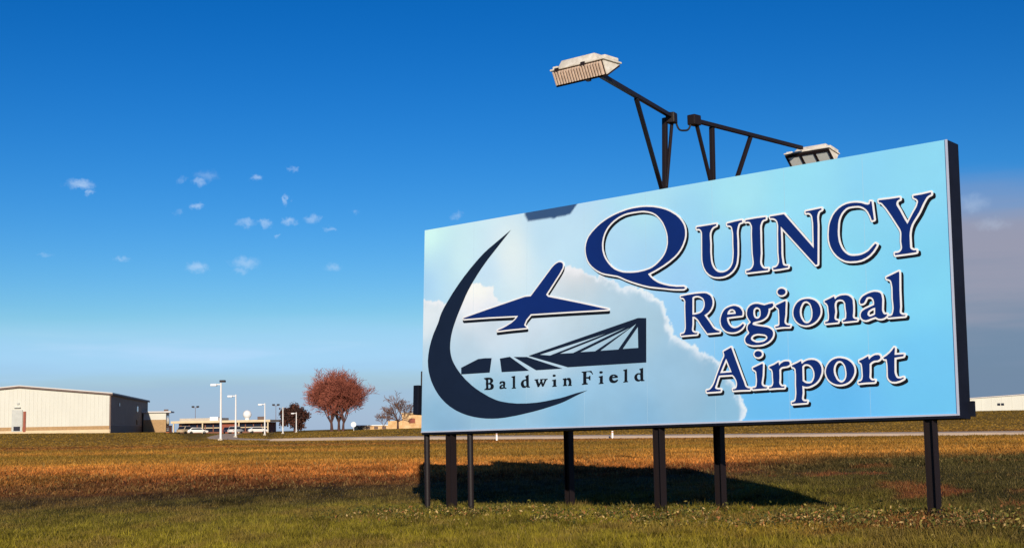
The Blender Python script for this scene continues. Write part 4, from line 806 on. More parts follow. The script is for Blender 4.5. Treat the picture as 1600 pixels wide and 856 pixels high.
# posts
def hbeam(x, y, z0, z1, w=0.135, t=0.014):
    mb = MB()
    a, b = PU.copy(), PN.copy(); a.z = 0; b.z = 0; a.normalize(); b.normalize()
    c = Vector((x, y, (z0 + z1) / 2)); zz = Vector((0, 0, 1)); h = z1 - z0
    mb.box(c - a * (w / 2 - t / 2), (t, w, h), (a, b, zz))
    mb.box(c + a * (w / 2 - t / 2), (t, w, h), (a, b, zz))
    mb.box(c, (w - 2 * t, t, h - 0.004), (a, b, zz))
    return mb
for x, y, z in ((5.488, 17.964, 1.42), (2.211, 20.911, 1.35), (-1.122, 23.917, 1.29)):
    p = Vector((x, y, z))
    hbeam(p.x, p.y, gz(p.x, p.y) - 0.3, p.z).build('front_post', M['steel'], sign)
for x, y in ((3.30, 22.02), (1.02, 25.88)):
    hbeam(x, y, gz(x, y) - 0.3, 1.32).build('rear_post', M['steel'], sign)
for x, y in ((-1.572, 24.332), (-0.776, 23.61)):
    p = Vector((x, y, 1.29))
    MB().tube([(p.x, p.y, gz(p.x, p.y) - 0.3), (p.x, p.y, p.z)], 0.052, 12).build('support_pipe', M['steel'], sign, smooth=True)
# rear panel of the V
ra = Vector((-0.515, 0.857, 0)).normalized(); rn = Vector((ra.y, -ra.x, 0))
rs_ = Vector((5.34, 18.70, 0))
rc_ = rs_ + ra * 4.6 + Vector((0, 0, 1.40 + 1.68))
rear = MB().box(rc_, (9.2, 0.26, 3.36), (ra, rn, Vector((0, 0, 1)))).build('rear_panel', M['frame'], sign, bevel=0.012)
MB().box(rc_ + rn * 0.137, (9.16, 0.008, 3.32), (ra, rn, Vector((0, 0, 1)))).build('rear_panel_face', M['backblue'], rear)

# lamp masts on top of the panels
def zc(x, y, z): return Vector((x, y, z + ZC))
def bar(name, a, b, w, material=M['steel']):
    a, b = Vector(a), Vector(b); d = (b - a); L = d.length; d.normalize()
    x = d.cross(Vector((0, 0, 1)))
    if x.length < 0.05: x = PU.copy()
    x.normalize(); y = d.cross(x)
    return MB().box((a + b) / 2, (w, w, L), (x, y, d)).build(name, material, sign, bevel=w * 0.12)
bar('lamp_mast', zc(2.45, 21.33, 2.9), zc(2.50, 21.33, 4.83), 0.072)
bar('lamp_arm', zc(2.63, 21.40, 4.86), zc(1.22, 17.98, 4.70), 0.064)
bar('lamp_brace', zc(2.43, 21.30, 3.60), zc(1.88, 19.60, 4.75), 0.062)
bar('lamp_brace', zc(2.49, 21.31, 3.70), zc(2.62, 21.38, 4.78), 0.042)
bar('lamp_mast', zc(3.335, 22.02, 3.2), zc(3.355, 22.02, 4.82), 0.072)
bar('lamp_arm', zc(2.98, 21.52, 4.83), zc(5.34, 24.34, 4.91), 0.066)
bar('lamp_brace', zc(3.31, 21.99, 3.85), zc(3.04, 21.59, 4.79), 0.052)
bar('lamp_brace', zc(3.70, 22.50, 3.70), zc(4.16, 22.95, 4.84), 0.060)
ad = (zc(1.22, 17.98, 4.70) - zc(2.63, 21.40, 4.86)).normalized(); ax_ = ad.cross(Vector((0, 0, 1))).normalized()
MB().box(zc(2.61, 21.35, 4.83), (0.15, 0.20, 0.17), (ax_, ad, ax_.cross(ad))).build('junction_box', M['steel'], sign, bevel=0.02)
ad = (zc(5.34, 24.34, 4.91) - zc(2.98, 21.52, 4.83)).normalized(); ax_ = ad.cross(Vector((0, 0, 1))).normalized()
MB().box(zc(3.0, 21.54, 4.83), (0.15, 0.20, 0.17), (ax_, ad, ax_.cross(ad))).build('junction_box', M['steel'], sign, bevel=0.02)
cp = []
for t in np.linspace(0, 1, 15):
    a, b = zc(2.685, 21.40, 4.78), zc(2.945, 21.50, 4.80)
    q = a.lerp(b, t); q.z -= 0.145 * (1 - (2 * t - 1) ** 4) 
    cp.append(q)
MB().tube(cp, 0.016, 8).build('power_cable', M['rubber'], sign, smooth=True)
# switch box hung off the far end of the casing
cb = MB().box(pt(-0.30, 0.60, -0.23), (0.13, 0.53, 0.20), (PU, PV, PN)).build('switch_box', M['frame'], sign, bevel=0.012)
MB().box(pt(-0.12, 0.60, -0.26), (0.24, 0.06, 0.04), (PU, PV, PN)).build('box_bracket', M['steel'], sign)
MB().tube([pt(-0.245, 0.86, -0.23), pt(-0.245, 1.12, -0.23)], 0.022, 8).build('conduit', M['steel'], sign, smooth=True)

# ------------------------------------------------------------------ floodlights on the arm ends
def floodlight(center, ux, label, tilt=0.0):
    ux = Vector((ux.x, ux.y, 0)).normalized()
    ny = ux.cross(Vector((0, 0, 1))).normalized()          # outward, away from the panel
    Mx = Matrix((ux, -ny, Vector((0, 0, 1)))).transposed().to_4x4()
    Mx = Mx @ Matrix.Rotation(tilt, 4, 'X')
    Mx.translation = center
    root = empty('floodlight')
    root.matrix_world = Mx
    tag(root, label, 'floodlight', 'floodlights on the sign arms')
    # local axes: x along the lamp, y towards the panel, z up
    A, B, C = (-0.18, 0.05), (0.17, 0.05), (-0.10, -0.125)
    P3 = lambda x, q: Vector((x, q[0], q[1]))
    body = MB().prism([P3(0, A), P3(0, B), P3(0, C)], (-0.43, 0, 0), (0.43, 0, 0))
    body.build('lamp_body', M['lampdark'], root, world=False)
    ef = MB()
    for s_ in (-1, 1):
        g0 = Vector(((A[0] + B[0] + C[0]) / 3, 0, (A[1] + B[1] + C[1]) / 3))
        tri = [P3(0, q) for q in (A, B, C)]
        ef = MB().prism(tri, (s_ * 0.431, 0, 0), (s_ * 0.45, 0, 0))
        ef.build('end_plate', M['cream'], root, world=False)
    fins = MB()
    d = Vector((0, C[0] - A[0], C[1] - A[1])); L = d.length; d.normalize()
    nn = Vector((0, d.z, -d.y))
    if nn.y > 0: nn = -nn
    for k in range(18):
        x = -0.40 + 0.80 * k / 17
        c = Vector((x, (A[0] + C[0]) / 2, (A[1] + C[1]) / 2)) + nn * 0.024 - d * 0.004
        fins.box(c, (0.019, L * 0.96, 0.048), (Vector((1, 0, 0)), d, nn))
    fins.build('cooling_fins', M['fin'], root, world=False)
    lid = MB().bb(-0.47, 0.47, -0.205, 0.20, 0.062, 0.088)
    lid = lid.build('lid', M['cream'], root, bevel=0.008, world=False)
    h = MB()
    r0 = [Vector((-0.37, -0.17, 0.089)), Vector((0.33, -0.17, 0.089)), Vector((0.33, 0.13, 0.089)), Vector((-0.37, 0.13, 0.089))]
    r1 = [Vector((-0.33, -0.12, 0.205)), Vector((0.25, -0.12, 0.205)), Vector((0.25, 0.08, 0.205)), Vector((-0.33, 0.08, 0.205))]
    h.loft(r0, r1).build('ballast_housing', M['cream'], root, bevel=0.018, smooth=True, world=False)
    for x0, x1 in ((-0.462, -0.375), (0.335, 0.462)):
        MB().bb(x0, x1, -0.16, 0.14, 0.089, 0.135).build('hinge_cap', M['cream'], root, bevel=0.015, world=False)
    for x in (-0.34, 0.12):
        MB().bb(x - 0.035, x + 0.035, -0.222, -0.206, 0.03, 0.085).build('latch', M['lampdark'], root, bevel=0.004, world=False)
    # lens side, facing the panel and down
    e = Vector((0, C[0] - B[0], C[1] - B[1])); Lg = e.length; e.normalize()
    ng = Vector((0, -e.z, e.y))
    if ng.y < 0: ng = -ng
    cg = Vector((0, (B[0] + C[0]) / 2, (B[1] + C[1]) / 2))
    fr = MB()
    X = Vector((1, 0, 0))
    fr.box(cg + ng * 0.012 - e * (Lg / 2 - 0.02), (0.90, 0.04, 0.024), (X, e, ng))
    fr.box(cg + ng * 0.012 + e * (Lg / 2 - 0.02), (0.90, 0.04, 0.024), (X, e, ng))
    for x in (-0.43, -0.145, 0.145, 0.43):
        fr.box(cg + ng * 0.0115 + X * x, (0.04, Lg - 0.081, 0.022), (X, e, ng))
    fr.build('lens_frame', M['lampdark'], root, world=False)
    for x in (-0.2875, 0.0, 0.2875):
        MB().box(cg + ng * 0.006 + X * x, (0.244, Lg - 0.082, 0.010), (X, e, ng)).build('lens', M['lens'], root, world=False)
    MB().box(Vector((0.12, -0.095, -0.138)), (0.06, 0.05, 0.05)).build('arm_bracket', M['steel'], root, world=False)
    return root
UH = Vector((PU.x, PU.y, 0)).normalized()
floodlight(zc(1.055, 18.05, 4.74), UH, 'cream finned floodlight on the left arm, higher of the two above the sign')
floodlight(zc(5.54, 24.48, 4.75), -UH, 'cream floodlight with pale lens on the right arm, half hidden behind the sign', R(11))

# ------------------------------------------------------------------ weeds and fallen leaves at the foot of the posts
def leaves(n, name, label, along, off, zmax, smin, smax, pal):
    u_ = along[0] + (along[1] - along[0]) * rng.random(n)
    o_ = off[0] + off[1] * rng.normal(size=n)
    bx = np.array([PO.x, PO.y]) + np.outer(u_, [UH.x, UH.y]) + np.outer(o_, [-UH.y, UH.x]) * -1
    x, y = bx[:, 0], bx[:, 1]
    k = fbm(x * 1.6, y * 1.6, 121) > 0.43
    x, y = x[k], y[k]; n = len(x)
    z = ground_z(x, y) + zmax * rng.random(n) ** 1.5 + 0.01
    s_ = smin + (smax - smin) * rng.random(n)
    t1 = rng.normal(size=(n, 3)); t1 /= np.linalg.norm(t1, axis=1)[:, None]
    t2 = np.cross(t1, rng.normal(size=(n, 3))); t2 /= np.linalg.norm(t2, axis=1)[:, None]
    c = np.stack([x, y, z], -1)
    v = np.stack([c - t1 * s_[:, None], c + t2 * s_[:, None] * 0.45, c + t1 * s_[:, None], c - t2 * s_[:, None] * 0.45], 1)
    v[:, :, 2] = np.maximum(v[:, :, 2], ground_z(v[:, :, 0], v[:, :, 1]) + 0.004)
    b = np.arange(n) * 4
    t = np.concatenate([np.stack([b, b + 1, b + 2], -1), np.stack([b, b + 2, b + 3], -1)])
    pal = np.array(pal)
    cc = pal[rng.integers(0, len(pal), n)] * (0.6 + 0.8 * rng.random((n, 1)))
    o = mesh_np(name, v.reshape(-1, 3), t, np.repeat(cc, 4, 0), M['leaf'])
    return tag(o, label, 'leaves', kind='stuff')
leaves(15000, 'weeds', 'low leafy weeds growing round the feet of the sign posts', (-1.2, 14.0), (0.30, 0.70), 0.15, 0.014, 0.036,
       [(0.12, 0.115, 0.022), (0.085, 0.085, 0.018), (0.17, 0.13, 0.035), (0.05, 0.055, 0.014)])
leaves(6500, 'fallen_leaves', 'tan and yellow fallen leaves scattered along the sign posts', (-0.5, 14.0), (0.40, 0.62), 0.12, 0.014, 0.036,
       [(0.40, 0.25, 0.09), (0.50, 0.34, 0.14), (0.34, 0.14, 0.05), (0.34, 0.27, 0.07)])

# ------------------------------------------------------------------ hangar at the far left
def quad(mb, a, b, c, d): return mb.add([a, b, c, d], [(0, 1, 2, 3)])
hx, hy = -62.5, 210.0
hs = Vector((-0.172, 0.985, 0)).normalized()              # along the ridge, away
hg = Vector((hs.y, -hs.x, 0))                             # along the gable, to the right
hz = gz(hx, hy) - 0.05
H0 = Vector((hx, hy, hz))
def hp(a, b, z): return H0 - hg * a + hs * b + Vector((0, 0, z))   # a: metres left of the corner, b: back, z: up
hangar = empty('hangar', tuple(H0)); tag(hangar, 'cream metal hangar with low gable at the far left edge', 'building'); set_root(hangar)
GW, EV, AP, LEN = 27.0, 6.1, 7.35, 62.0
outline = [(0, 0), (GW, 0), (GW, EV), (GW / 2, AP), (0, EV)]
wall = MB()
wall.add([hp(a, 0, z) for a, z in outline] + [hp(a, LEN, z) for a, z in outline], [(0, 1, 2, 3, 4), (5, 6, 7, 8, 9)] + [(i, (i + 1) % 5, 5 + (i + 1) % 5, 5 + i) for i in (0, 1, 4)])
wall = wall.build('wall', M['siding'], hangar)
for k in range(1, 45):                                     # standing ribs of the gable siding
    a = GW * k / 45
    top = EV + (AP - EV) * (1 - abs(a - GW / 2) / (GW / 2))
    MB().box((hp(a, -0.02, 1.25) + hp(a, -0.02, top - 0.35)) / 2, (0.07, 0.06, top - 1.6), (hg, hs, Vector((0, 0, 1)))).build('siding_rib', M['siding'], wall)
for k in range(1, 40):
    b = LEN * k / 40
    MB().box(hp(-0.02, b, (1.25 + EV - 0.3) / 2), (0.06, 0.10, EV - 1.55), (hg, hs, Vector((0, 0, 1)))).build('siding_rib', M['sideshade'], wall)  # side ribs use the shade-toned copy of the siding
MB().box(hp(-0.006, LEN / 2, (1.15 + EV) / 2), (0.01, LEN - 0.3, EV - 1.2), (hg, hs, Vector((0, 0, 1)))).build('side_shade_sheet', M['sideshade'], hangar)  # thin sheet over the same wall, its shaded tone painted in
bd = MB(); bd.box(hp(GW / 2, -0.05, 0.90), (GW + 0.1, 0.10, 0.55), (hg, hs, Vector((0, 0, 1))))
bd.build('brick_band', M['wainscot'], hangar)
MB().box(hp(GW / 2, -0.06, 0.31), (GW + 0.12, 0.12, 0.62), (hg, hs, Vector((0, 0, 1)))).build('base_course', M['wainlight'], hangar)
MB().box(hp(-0.05, LEN / 2, 0.60), (0.10, LEN - 0.2, 1.15), (hg, hs, Vector((0, 0, 1)))).build('side_base', M['fascia'], hangar)
rf = MB()
for s_ in (0, 1):
    e0, e1 = (-0.35, GW / 2) if s_ == 0 else (GW + 0.35, GW / 2)
    z0 = EV - 0.03
    pts_ = [hp(e0, -0.4, z0 + 0.02), hp(e1, -0.4, AP + 0.05), hp(e1, LEN + 0.4, AP + 0.05), hp(e0, LEN + 0.4, z0 + 0.02)]
    rf.add(pts_ + [p + Vector((0, 0, 0.16)) for p in pts_], [(0, 1, 2, 3), (7, 6, 5, 4), (0, 4, 5, 1), (1, 5, 6, 2), (2, 6, 7, 3), (3, 7, 4, 0)])
roof = rf.build('roof', M['roofpale'], hangar)
fs2 = MB()
for s_ in (0, 1):
    e0, e1 = (-0.3, GW / 2) if s_ == 0 else (GW + 0.3, GW / 2)
    a, b = hp(e0, -0.30, EV - 0.12), hp(e1, -0.30, AP - 0.07)
    d = (b - a); L = d.length; d.normalize()
    fs2.box((a + b) / 2, (L, 0.16, 0.24), (d, hs, d.cross(hs)))
fs2.build('fascia', M['fascia'], roof)
MB().box(hp(-0.3, LEN / 2, EV - 0.12), (0.14, LEN + 0.6, 0.22), (hg, hs, Vector((0, 0, 1)))).build('gutter', M['fascia'], roof)
MB().box(hp(0.0, -0.03, EV / 2), (0.22, 0.18, EV - 0.2), (hg, hs, Vector((0, 0, 1)))).build('corner_flashing', M['fascia'], hangar)
dr = MB().box(hp(13.7, -0.14, 2.15), (1.55, 0.12, 3.3), (hg, hs, Vector((0, 0, 1)))).build('door', M['doorgrey'], hangar)
MB().box(hp(13.7, -0.23, 0.95), (0.95, 0.05, 0.65), (hg, hs, Vector((0, 0, 1)))).build('vent_grille', M['glassdark'], dr)
MB().box(hp(13.7, -0.32, 4.15), (0.9, 0.35, 0.12), (hg, hs, Vector((0, 0, 1)))).build('door_hood', M['doorgrey'], dr)
MB().box(hp(12.62, -0.16, 2.0), (0.38, 0.16, 3.1), (hg, hs, Vector((0, 0, 1)))).build('downpipe', M['rust'], hangar)
MB().box(hp(13.6, -0.16, 4.75), (0.35, 0.16, 0.25), (hg, hs, Vector((0, 0, 1)))).build('wall_lamp', M['doorgrey'], hangar)
for b, z, w_, h_ in ((12, 4.6, 0.8, 0.5), (41, 4.2, 2.6, 1.1), (40, 1.9, 1.6, 0.9)):
    MB().box(hp(-0.07, b, z), (0.06, w_, h_), (hg, hs, Vector((0, 0, 1)))).build('window', M['glassdark'], hangar)

# annex leaning on the hangar's far right wall
ax0 = hp(-0.1, 50, 0)
annex = empty('annex', (ax0.x, ax0.y, gz(ax0.x, ax0.y))); tag(annex, 'small flat annex with cream top and brick base against the right side of the hangar', 'building'); set_root(annex)
az_ = gz(ax0.x, ax0.y) - 0.05
def ap(a, b, z): return Vector((ax0.x, ax0.y, 0)) + hg * a + hs * b + Vector((0, 0, az_ + z))
MB().box(ap(2.3, 4, 1.2), (4.2, 8, 2.4), (hg, hs, Vector((0, 0, 1)))).build('brick_wall', M['wainscot'], annex)
MB().box(ap(2.3, 4, 3.05), (4.16, 7.96, 1.3), (hg, hs, Vector((0, 0, 1)))).build('upper_wall', M['siding'], annex)
MB().box(ap(2.5, 4, 3.86), (5.6, 9.0, 0.28), (hg, hs, Vector((0, 0, 1)))).build('roof', M['roofpale'], annex)
MB().box(ap(4.42, 3.6, 1.7), (0.06, 5.6, 2.9), (hg, hs, Vector((0, 0, 1)))).build('dark_side_panel', M['glassdark'], annex)  # dark sheet across most of the right side
MB().box(ap(4.0, 5, 4.2), (0.8, 0.8, 0.4), (hg, hs, Vector((0, 0, 1)))).build('roof_vent', M['fascia'], annex)

# ------------------------------------------------------------------ terminal
tx0, tx1, ty = -83.0, -59.0, 330.0
tz = gz(-70, ty) - 0.1
term = empty('terminal_building', (-71, ty, tz)); tag(term, 'low flat roofed terminal building with dark windows behind the light poles', 'building'); set_root(term)
MB().bb(tx0 + 1.5, tx1 - 1.0, ty, ty + 12, tz, tz + 2.6).build('wall', M['brick'], term)
rfo = MB().bb(tx0, tx1, ty - 1.8, ty + 13, tz + 2.65, tz + 3.2).build('roof', M['wainlight'], term)
MB().bb(tx0 + 1.2, tx0 + 11.5, ty + 2, ty + 10, tz + 3.2, tz + 3.85).build('upper_roof', M['concrete'], rfo)
MB().bb(tx0 + 8.8, tx0 + 10.8, ty + 1, ty + 3, tz + 3.2, tz + 4.1).build('roof_unit', M['whitepaint'], rfo)
MB().bb(tx1 - 3.8, tx1 - 2.2, ty + 2, ty + 3.5, tz + 3.2, tz + 4.0).build('roof_unit', M['fascia'], rfo)
for k in range(11):
    x = tx0 + 2.2 + k * 1.95
    if k in (5, 6): continue
    w_ = MB().bb(x, x + 1.7, ty - 0.06, ty - 0.01, tz + 0.5, tz + 2.3).build('window', M['glassdark'], term)
    MB().bb(x - 0.02, x + 1.72, ty - 0.12, ty - 0.07, tz + 1.35, tz + 1.55).build('window_rail', M['wainlight'], w_)
MB().bb(tx0 + 12.0, tx0 + 15.6, ty - 0.3, ty - 0.02, tz, tz + 2.6).build('entrance_pier', M['rust'], term)
for x in (tx0 + 0.6, tx0 + 7.6, tx0 + 16.4, tx1 - 0.6):
    MB().bb(x - 0.14, x + 0.14, ty - 1.6, ty - 1.3, tz, tz + 2.66).build('column', M['wainlight'], term)
# weather radome on the roof
prof = [(0.55, 0), (0.55, 0.45)] + [(1.05 * math.sin(t), 1.35 - 1.05 * math.cos(t)) for t in np.linspace(0.62, math.pi - 0.05, 12)]
dome = MB().lathe(prof, (-64.8, ty - 0.6, tz + 3.2), 24).build('radome', M['whitepaint'], smooth=True)
tag(dome, 'round white radome ball on the terminal roof', 'radome')

# ------------------------------------------------------------------ light poles along the drive
def light_pole(x, y, h, label, heads):
    z = gz(x, y)
    r_ = empty('light_pole', (x, y, z)); tag(r_, label, 'light pole', 'light poles along the airport drive'); set_root(r_)
    MB().tube([(x, y, z - 0.2), (x, y, z + h * 0.62), (x, y, z + h)], [0.13, 0.105, 0.085], 10).build('pole', M['pole'], r_, smooth=True)
    MB().bb(x - 0.22, x + 0.22, y - 0.22, y + 0.22, z - 0.1, z + 0.18).build('footing', M['concrete'], r_)
    if heads:
        MB().bb(x - 0.75, x, y - 0.05, y + 0.05, z + h - 0.22, z + h - 0.12).build('head_arm', M['pole'], r_)
        MB().bb(x - 1.05, x - 0.42, y - 0.26, y + 0.26, z + h - 0.34, z + h - 0.10).build('lamp_head', M['whitepaint'], r_, bevel=0.05)
    if heads == 2:
        MB().bb(x - 0.1, x + 0.45, y - 0.3, y + 0.3, z + h + 0.04, z + h + 0.26).build('lamp_head', M['lampdark'], r_, bevel=0.04)
    return r_
light_pole(-30.26, 140, 5.9, 'tallest and nearest white light pole with two lamp heads left of centre', 2)
light_pole(-35.9, 175, 5.5, 'second white light pole from the left, in front of the terminal', 1)
light_pole(-39.5, 215, 5.05, 'third white light pole, right of the round white radome', 1)
light_pole(-41.75, 245, 4.75, 'pale pole standing just left of the dark brown tree', 0)
light_pole(-44.95, 280, 4.1, 'short pale pole in front of the dark brown tree', 1)
def apron_mast(x, y, h, label):
    z = gz(x, y)
    r_ = empty('apron_mast', (x, y, z)); tag(r_, label, 'light mast', 'thin apron light masts'); set_root(r_)
    MB().tube([(x, y, z - 0.2), (x, y, z + h)], [0.10, 0.06], 6).build('pole', M['bark_grey'], r_)
    for s_ in (-1, 1):
        MB().bb(x + s_ * 0.75 - 0.4, x + s_ * 0.75 + 0.4, y - 0.2, y + 0.2, z + h - 0.1, z + h + 0.4).build('lamp_head', M['lampdark'], r_)
    MB().bb(x - 0.9, x + 0.9, y - 0.04, y + 0.04, z + h - 0.2, z + h - 0.11).build('crossbar', M['bark_grey'], r_)
apron_mast(-101.0, 430, 8.0, 'thin dark light mast rising behind the left part of the terminal')
apron_mast(-75.5, 430, 8.2, 'thin dark light mast behind the right end of the terminal')

# ------------------------------------------------------------------ parked vehicles
def car(x, y, rz, paint, label, tall=1.0, L=4.4):
    z = gz(x, y) + 0.02
    r_ = empty('parked_car', (x, y, z), rz); tag(r_, label, 'car', 'vehicles in the airport car park'); set_root(r_)
    W = 1.75; h = 1.42 * tall
    pr = [(-L / 2, 0.32), (L / 2, 0.32), (L / 2, 0.72), (L / 2 - 0.95, 0.88), (L / 2 - 1.55, h - 0.04), (-L / 2 + 1.0, h), (-L / 2 + 0.35, 0.92), (-L / 2, 0.80)]
    b = MB().prism([Vector((a, 0, q)) for a, q in pr], (0, -W / 2, 0), (0, W / 2, 0)).build('body', paint, r_, bevel=0.06, smooth=True, world=False)
    for s_ in (-1, 1):
        MB().prism([Vector((a, 0, q)) for a, q in ((L / 2 - 1.12, 0.92), (L / 2 - 1.6, h - 0.13), (-L / 2 + 1.02, h - 0.1), (-L / 2 + 0.55, 0.95))], (0, s_ * (W / 2 + 0.004), 0), (0, s_ * (W / 2 + 0.012), 0)).build('side_window', M['glassdark'], b, world=False)
    for s_, a0, a1 in ((1, L / 2 - 1.0, L / 2 - 1.5), (-1, -L / 2 + 0.40, -L / 2 + 0.93)):
        p0, p1 = Vector((a0 + 0.02 * s_, 0, 0.95)), Vector((a1 + 0.02 * s_, 0, h - 0.10))
        d = (p1 - p0); ln_ = d.length; d.normalize()
        MB().box((p0 + p1) / 2 + Vector((0.012 * s_, 0, 0.012)), (ln_, W - 0.24, 0.012), (d, Vector((0, 1, 0)), d.cross(Vector((0, 1, 0))))).build('windscreen', M['glassdark'], b, world=False)
    for sx in (-1, 1):
        for s_ in (-1, 1):
            MB().lathe([(0.31, -0.1), (0.33, -0.07), (0.33, 0.07), (0.31, 0.1)], (sx * (L / 2 - 0.82), s_ * (W / 2 - 0.10), 0.33), 14, (Vector((1, 0, 0)), Vector((0, 0, 1)), Vector((0, 1, 0)))).build('wheel', M['tyre'], r_, world=False)
        for s_ in (-1, 1):
            MB().box((sx * (L / 2 + 0.005), s_ * 0.62, 0.66), (0.02, 0.3, 0.13)).build('headlight' if sx > 0 else 'tail_light', M['lens'] if sx > 0 else M['rust'], b, world=False)
    return r_
car(-72.6, 300, R(70), M['cartan'], 'tan parked car nearest the annex in front of the terminal', 1.15)
car(-69.2, 297, R(15), M['carwhite'], 'low white car parked between the tan car and the tallest light pole')
car(-62.6, 305, R(75), M['carwhite'], 'white car seen end on, just left of the second light pole', 1.1)
car(-57.2, 303, R(20), M['carwhite'], 'white car parked below the radome near the third light pole')
car(-65.3, 312, R(80), M['carblue'], 'dark car parked behind the tallest light pole')
# orange container by the annex
cx_, cy_ = -73.5, 285.0
cz_ = gz(cx_, cy_)
cont = empty('container', (cx_, cy_, cz_)); tag(cont, 'faded orange metal container on the ground right of the annex', 'container'); set_root(cont)
MB().bb(cx_ - 1.4, cx_ + 1.4, cy_ - 1.2, cy_ + 1.2, cz_ - 0.05, cz_ + 1.35).build('box', M['orange'], cont)
for k in range(9):
    MB().bb(cx_ - 1.35 + k * 0.325, cx_ - 1.25 + k * 0.325, cy_ - 1.26, cy_ - 1.2, cz_ + 0.05, cz_ + 1.3).build('rib', M['orange'], cont)
MB().bb(cx_ - 1.45, cx_ + 1.45, cy_ - 1.3, cy_ + 1.25, cz_ + 1.35, cz_ + 1.45).build('lid', M['rust'], cont)

# ------------------------------------------------------------------ right hand building, tan house, low wall
bx0, bx1, by = 106.6, 140.0, 320.0
bz = gz(111, by) - 0.2
rb = empty('storage_building', (111, by, bz)); tag(rb, 'pale cream metal building on the skyline right of the sign', 'building'); set_root(rb)
MB().add([(bx0, by, bz), (bx1, by, bz), (bx1, by, bz + 5.2), (bx0, by, bz + 3.4), (bx0, by + 15, bz), (bx1, by + 15, bz), (bx1, by + 15, bz + 5.2), (bx0, by + 15, bz + 3.4)],
         [(0, 1, 2, 3), (4, 7, 6, 5), (0, 3, 7, 4), (1, 5, 6, 2), (0, 4, 5, 1), (3, 2, 6, 7)]).build('wall', M['siding'], rb)
a, b = Vector((bx0 - 0.3, by - 0.4, bz + 3.42)), Vector((bx1 + 0.3, by - 0.4, bz + 5.26))
MB().add([a, b, b + Vector((0, 16, 0)), a + Vector((0, 16, 0)), a + Vector((0, 0, .18)), b + Vector((0, 0, .18)), b + Vector((0, 16, .18)), a + Vector((0, 16, .18))],
         [(0, 1, 2, 3), (7, 6, 5, 4), (0, 4, 5, 1), (1, 5, 6, 2), (2, 6, 7, 3), (3, 7, 4, 0)]).build('roof', M['roofpale'], rb)
for x in (113.7, 114.6):
    MB().bb(x, x + 0.7, by - 0.08, by - 0.01, bz + 1.75, bz + 2.3).build('window', M['glassdark'], rb)
for k in range(12):
    MB().bb(bx0 + 1 + k * 2.4, bx0 + 1.08 + k * 2.4, by - 0.05, by - 0.002, bz + 0.2, bz + 3.3 + 0.13 * k).build('siding_rib', M['siding'], rb)

th = empty('tan_house', (-20, 262, gz(-20, 262))); tag(th, 'pale yellow flat building behind the small bare tree beside the sign', 'building'); set_root(th)
zt = gz(-20, 262) - 0.2
MB().bb(-21.6, -14.0, 261, 270, zt, zt + 3.0).build('wall', M['tanwall'], th)
MB().bb(-21.9, -13.7, 260.7, 270.3, zt + 3.0, zt + 3.2).build('roof', M['wainlight'], th)
MB().bb(-24.4, -21.6, 262, 268, zt, zt + 1.7).build('side_wing', M['tanwall'], th)
for x in (-20.2, -17.6):
    MB().bb(x, x + 1.1, 260.9, 260.99, zt + 1.2, zt + 2.1).build('window', M['rust'], th)
lw = empty('low_shed', (-28.5, 272, gz(-28.5, 272))); tag(lw, 'long low pale shed between the red trees and the tan building', 'shed'); set_root(lw)
zl = gz(-28.5, 272) - 0.2
MB().bb(-32.0, -25.0, 271, 275, zl, zl + 0.95).build('wall', M['tanwall'], lw)
MB().bb(-32.2, -24.8, 270.7, 275.3, zl + 0.95, zl + 1.1).build('roof', M['whitepaint'], lw)
for k in range(4):
    MB().bb(-31.2 + k * 1.6, -30.4 + k * 1.6, 270.9, 270.99, zl + 0.3, zl + 0.8).build('opening', M['fascia'], lw)
dz = gz(-28.4, 240)
dish = empty('satellite_dish', (-28.4, 240, dz)); tag(dish, 'small round white dish on a post right of the red trees', 'satellite dish'); set_root(dish)
MB().tube([(-28.4, 240, dz - 0.1), (-28.4, 240, dz + 0.75)], 0.05, 8).build('post', M['pole'], dish)
MB().lathe([(0.05, 0.0), (0.25, 0.02), (0.45, 0.10), (0.47, 0.12), (0.30, 0.07), (0.06, 0.05)], (-28.4, 239.9, dz + 1.1), 20, (Vector((1, 0, 0)), Vector((0, 0, 1)), Vector((0, -1, 0)))).build('reflector', M['whitepaint'], dish, smooth=True)
MB().tube([(-28.4, 239.88, dz + 1.1), (-28.4, 239.55, dz + 1.1)], 0.03, 6).build('feed_horn', M['rust'], dish)
for x, y, lb in ((-1.33, 100, 'white marker stake by the road, seen under the left half of the sign'), (7.17, 100, 'white marker stake by the road, seen under the middle of the sign')):
    z = gz(x, y)
    s_ = empty('marker_stake', (x, y, z)); tag(s_, lb, 'marker stake', 'roadside marker stakes'); set_root(s_)
    MB().bb(x - 0.06, x + 0.06, y - 0.04, y + 0.04, z - 0.1, z + 0.55).build('stake', M['whitepaint'], s_)
    MB().bb(x - 0.065, x + 0.065, y - 0.045, y + 0.045, z + 0.42, z + 0.48).build('reflector_band', M['orange'], s_)

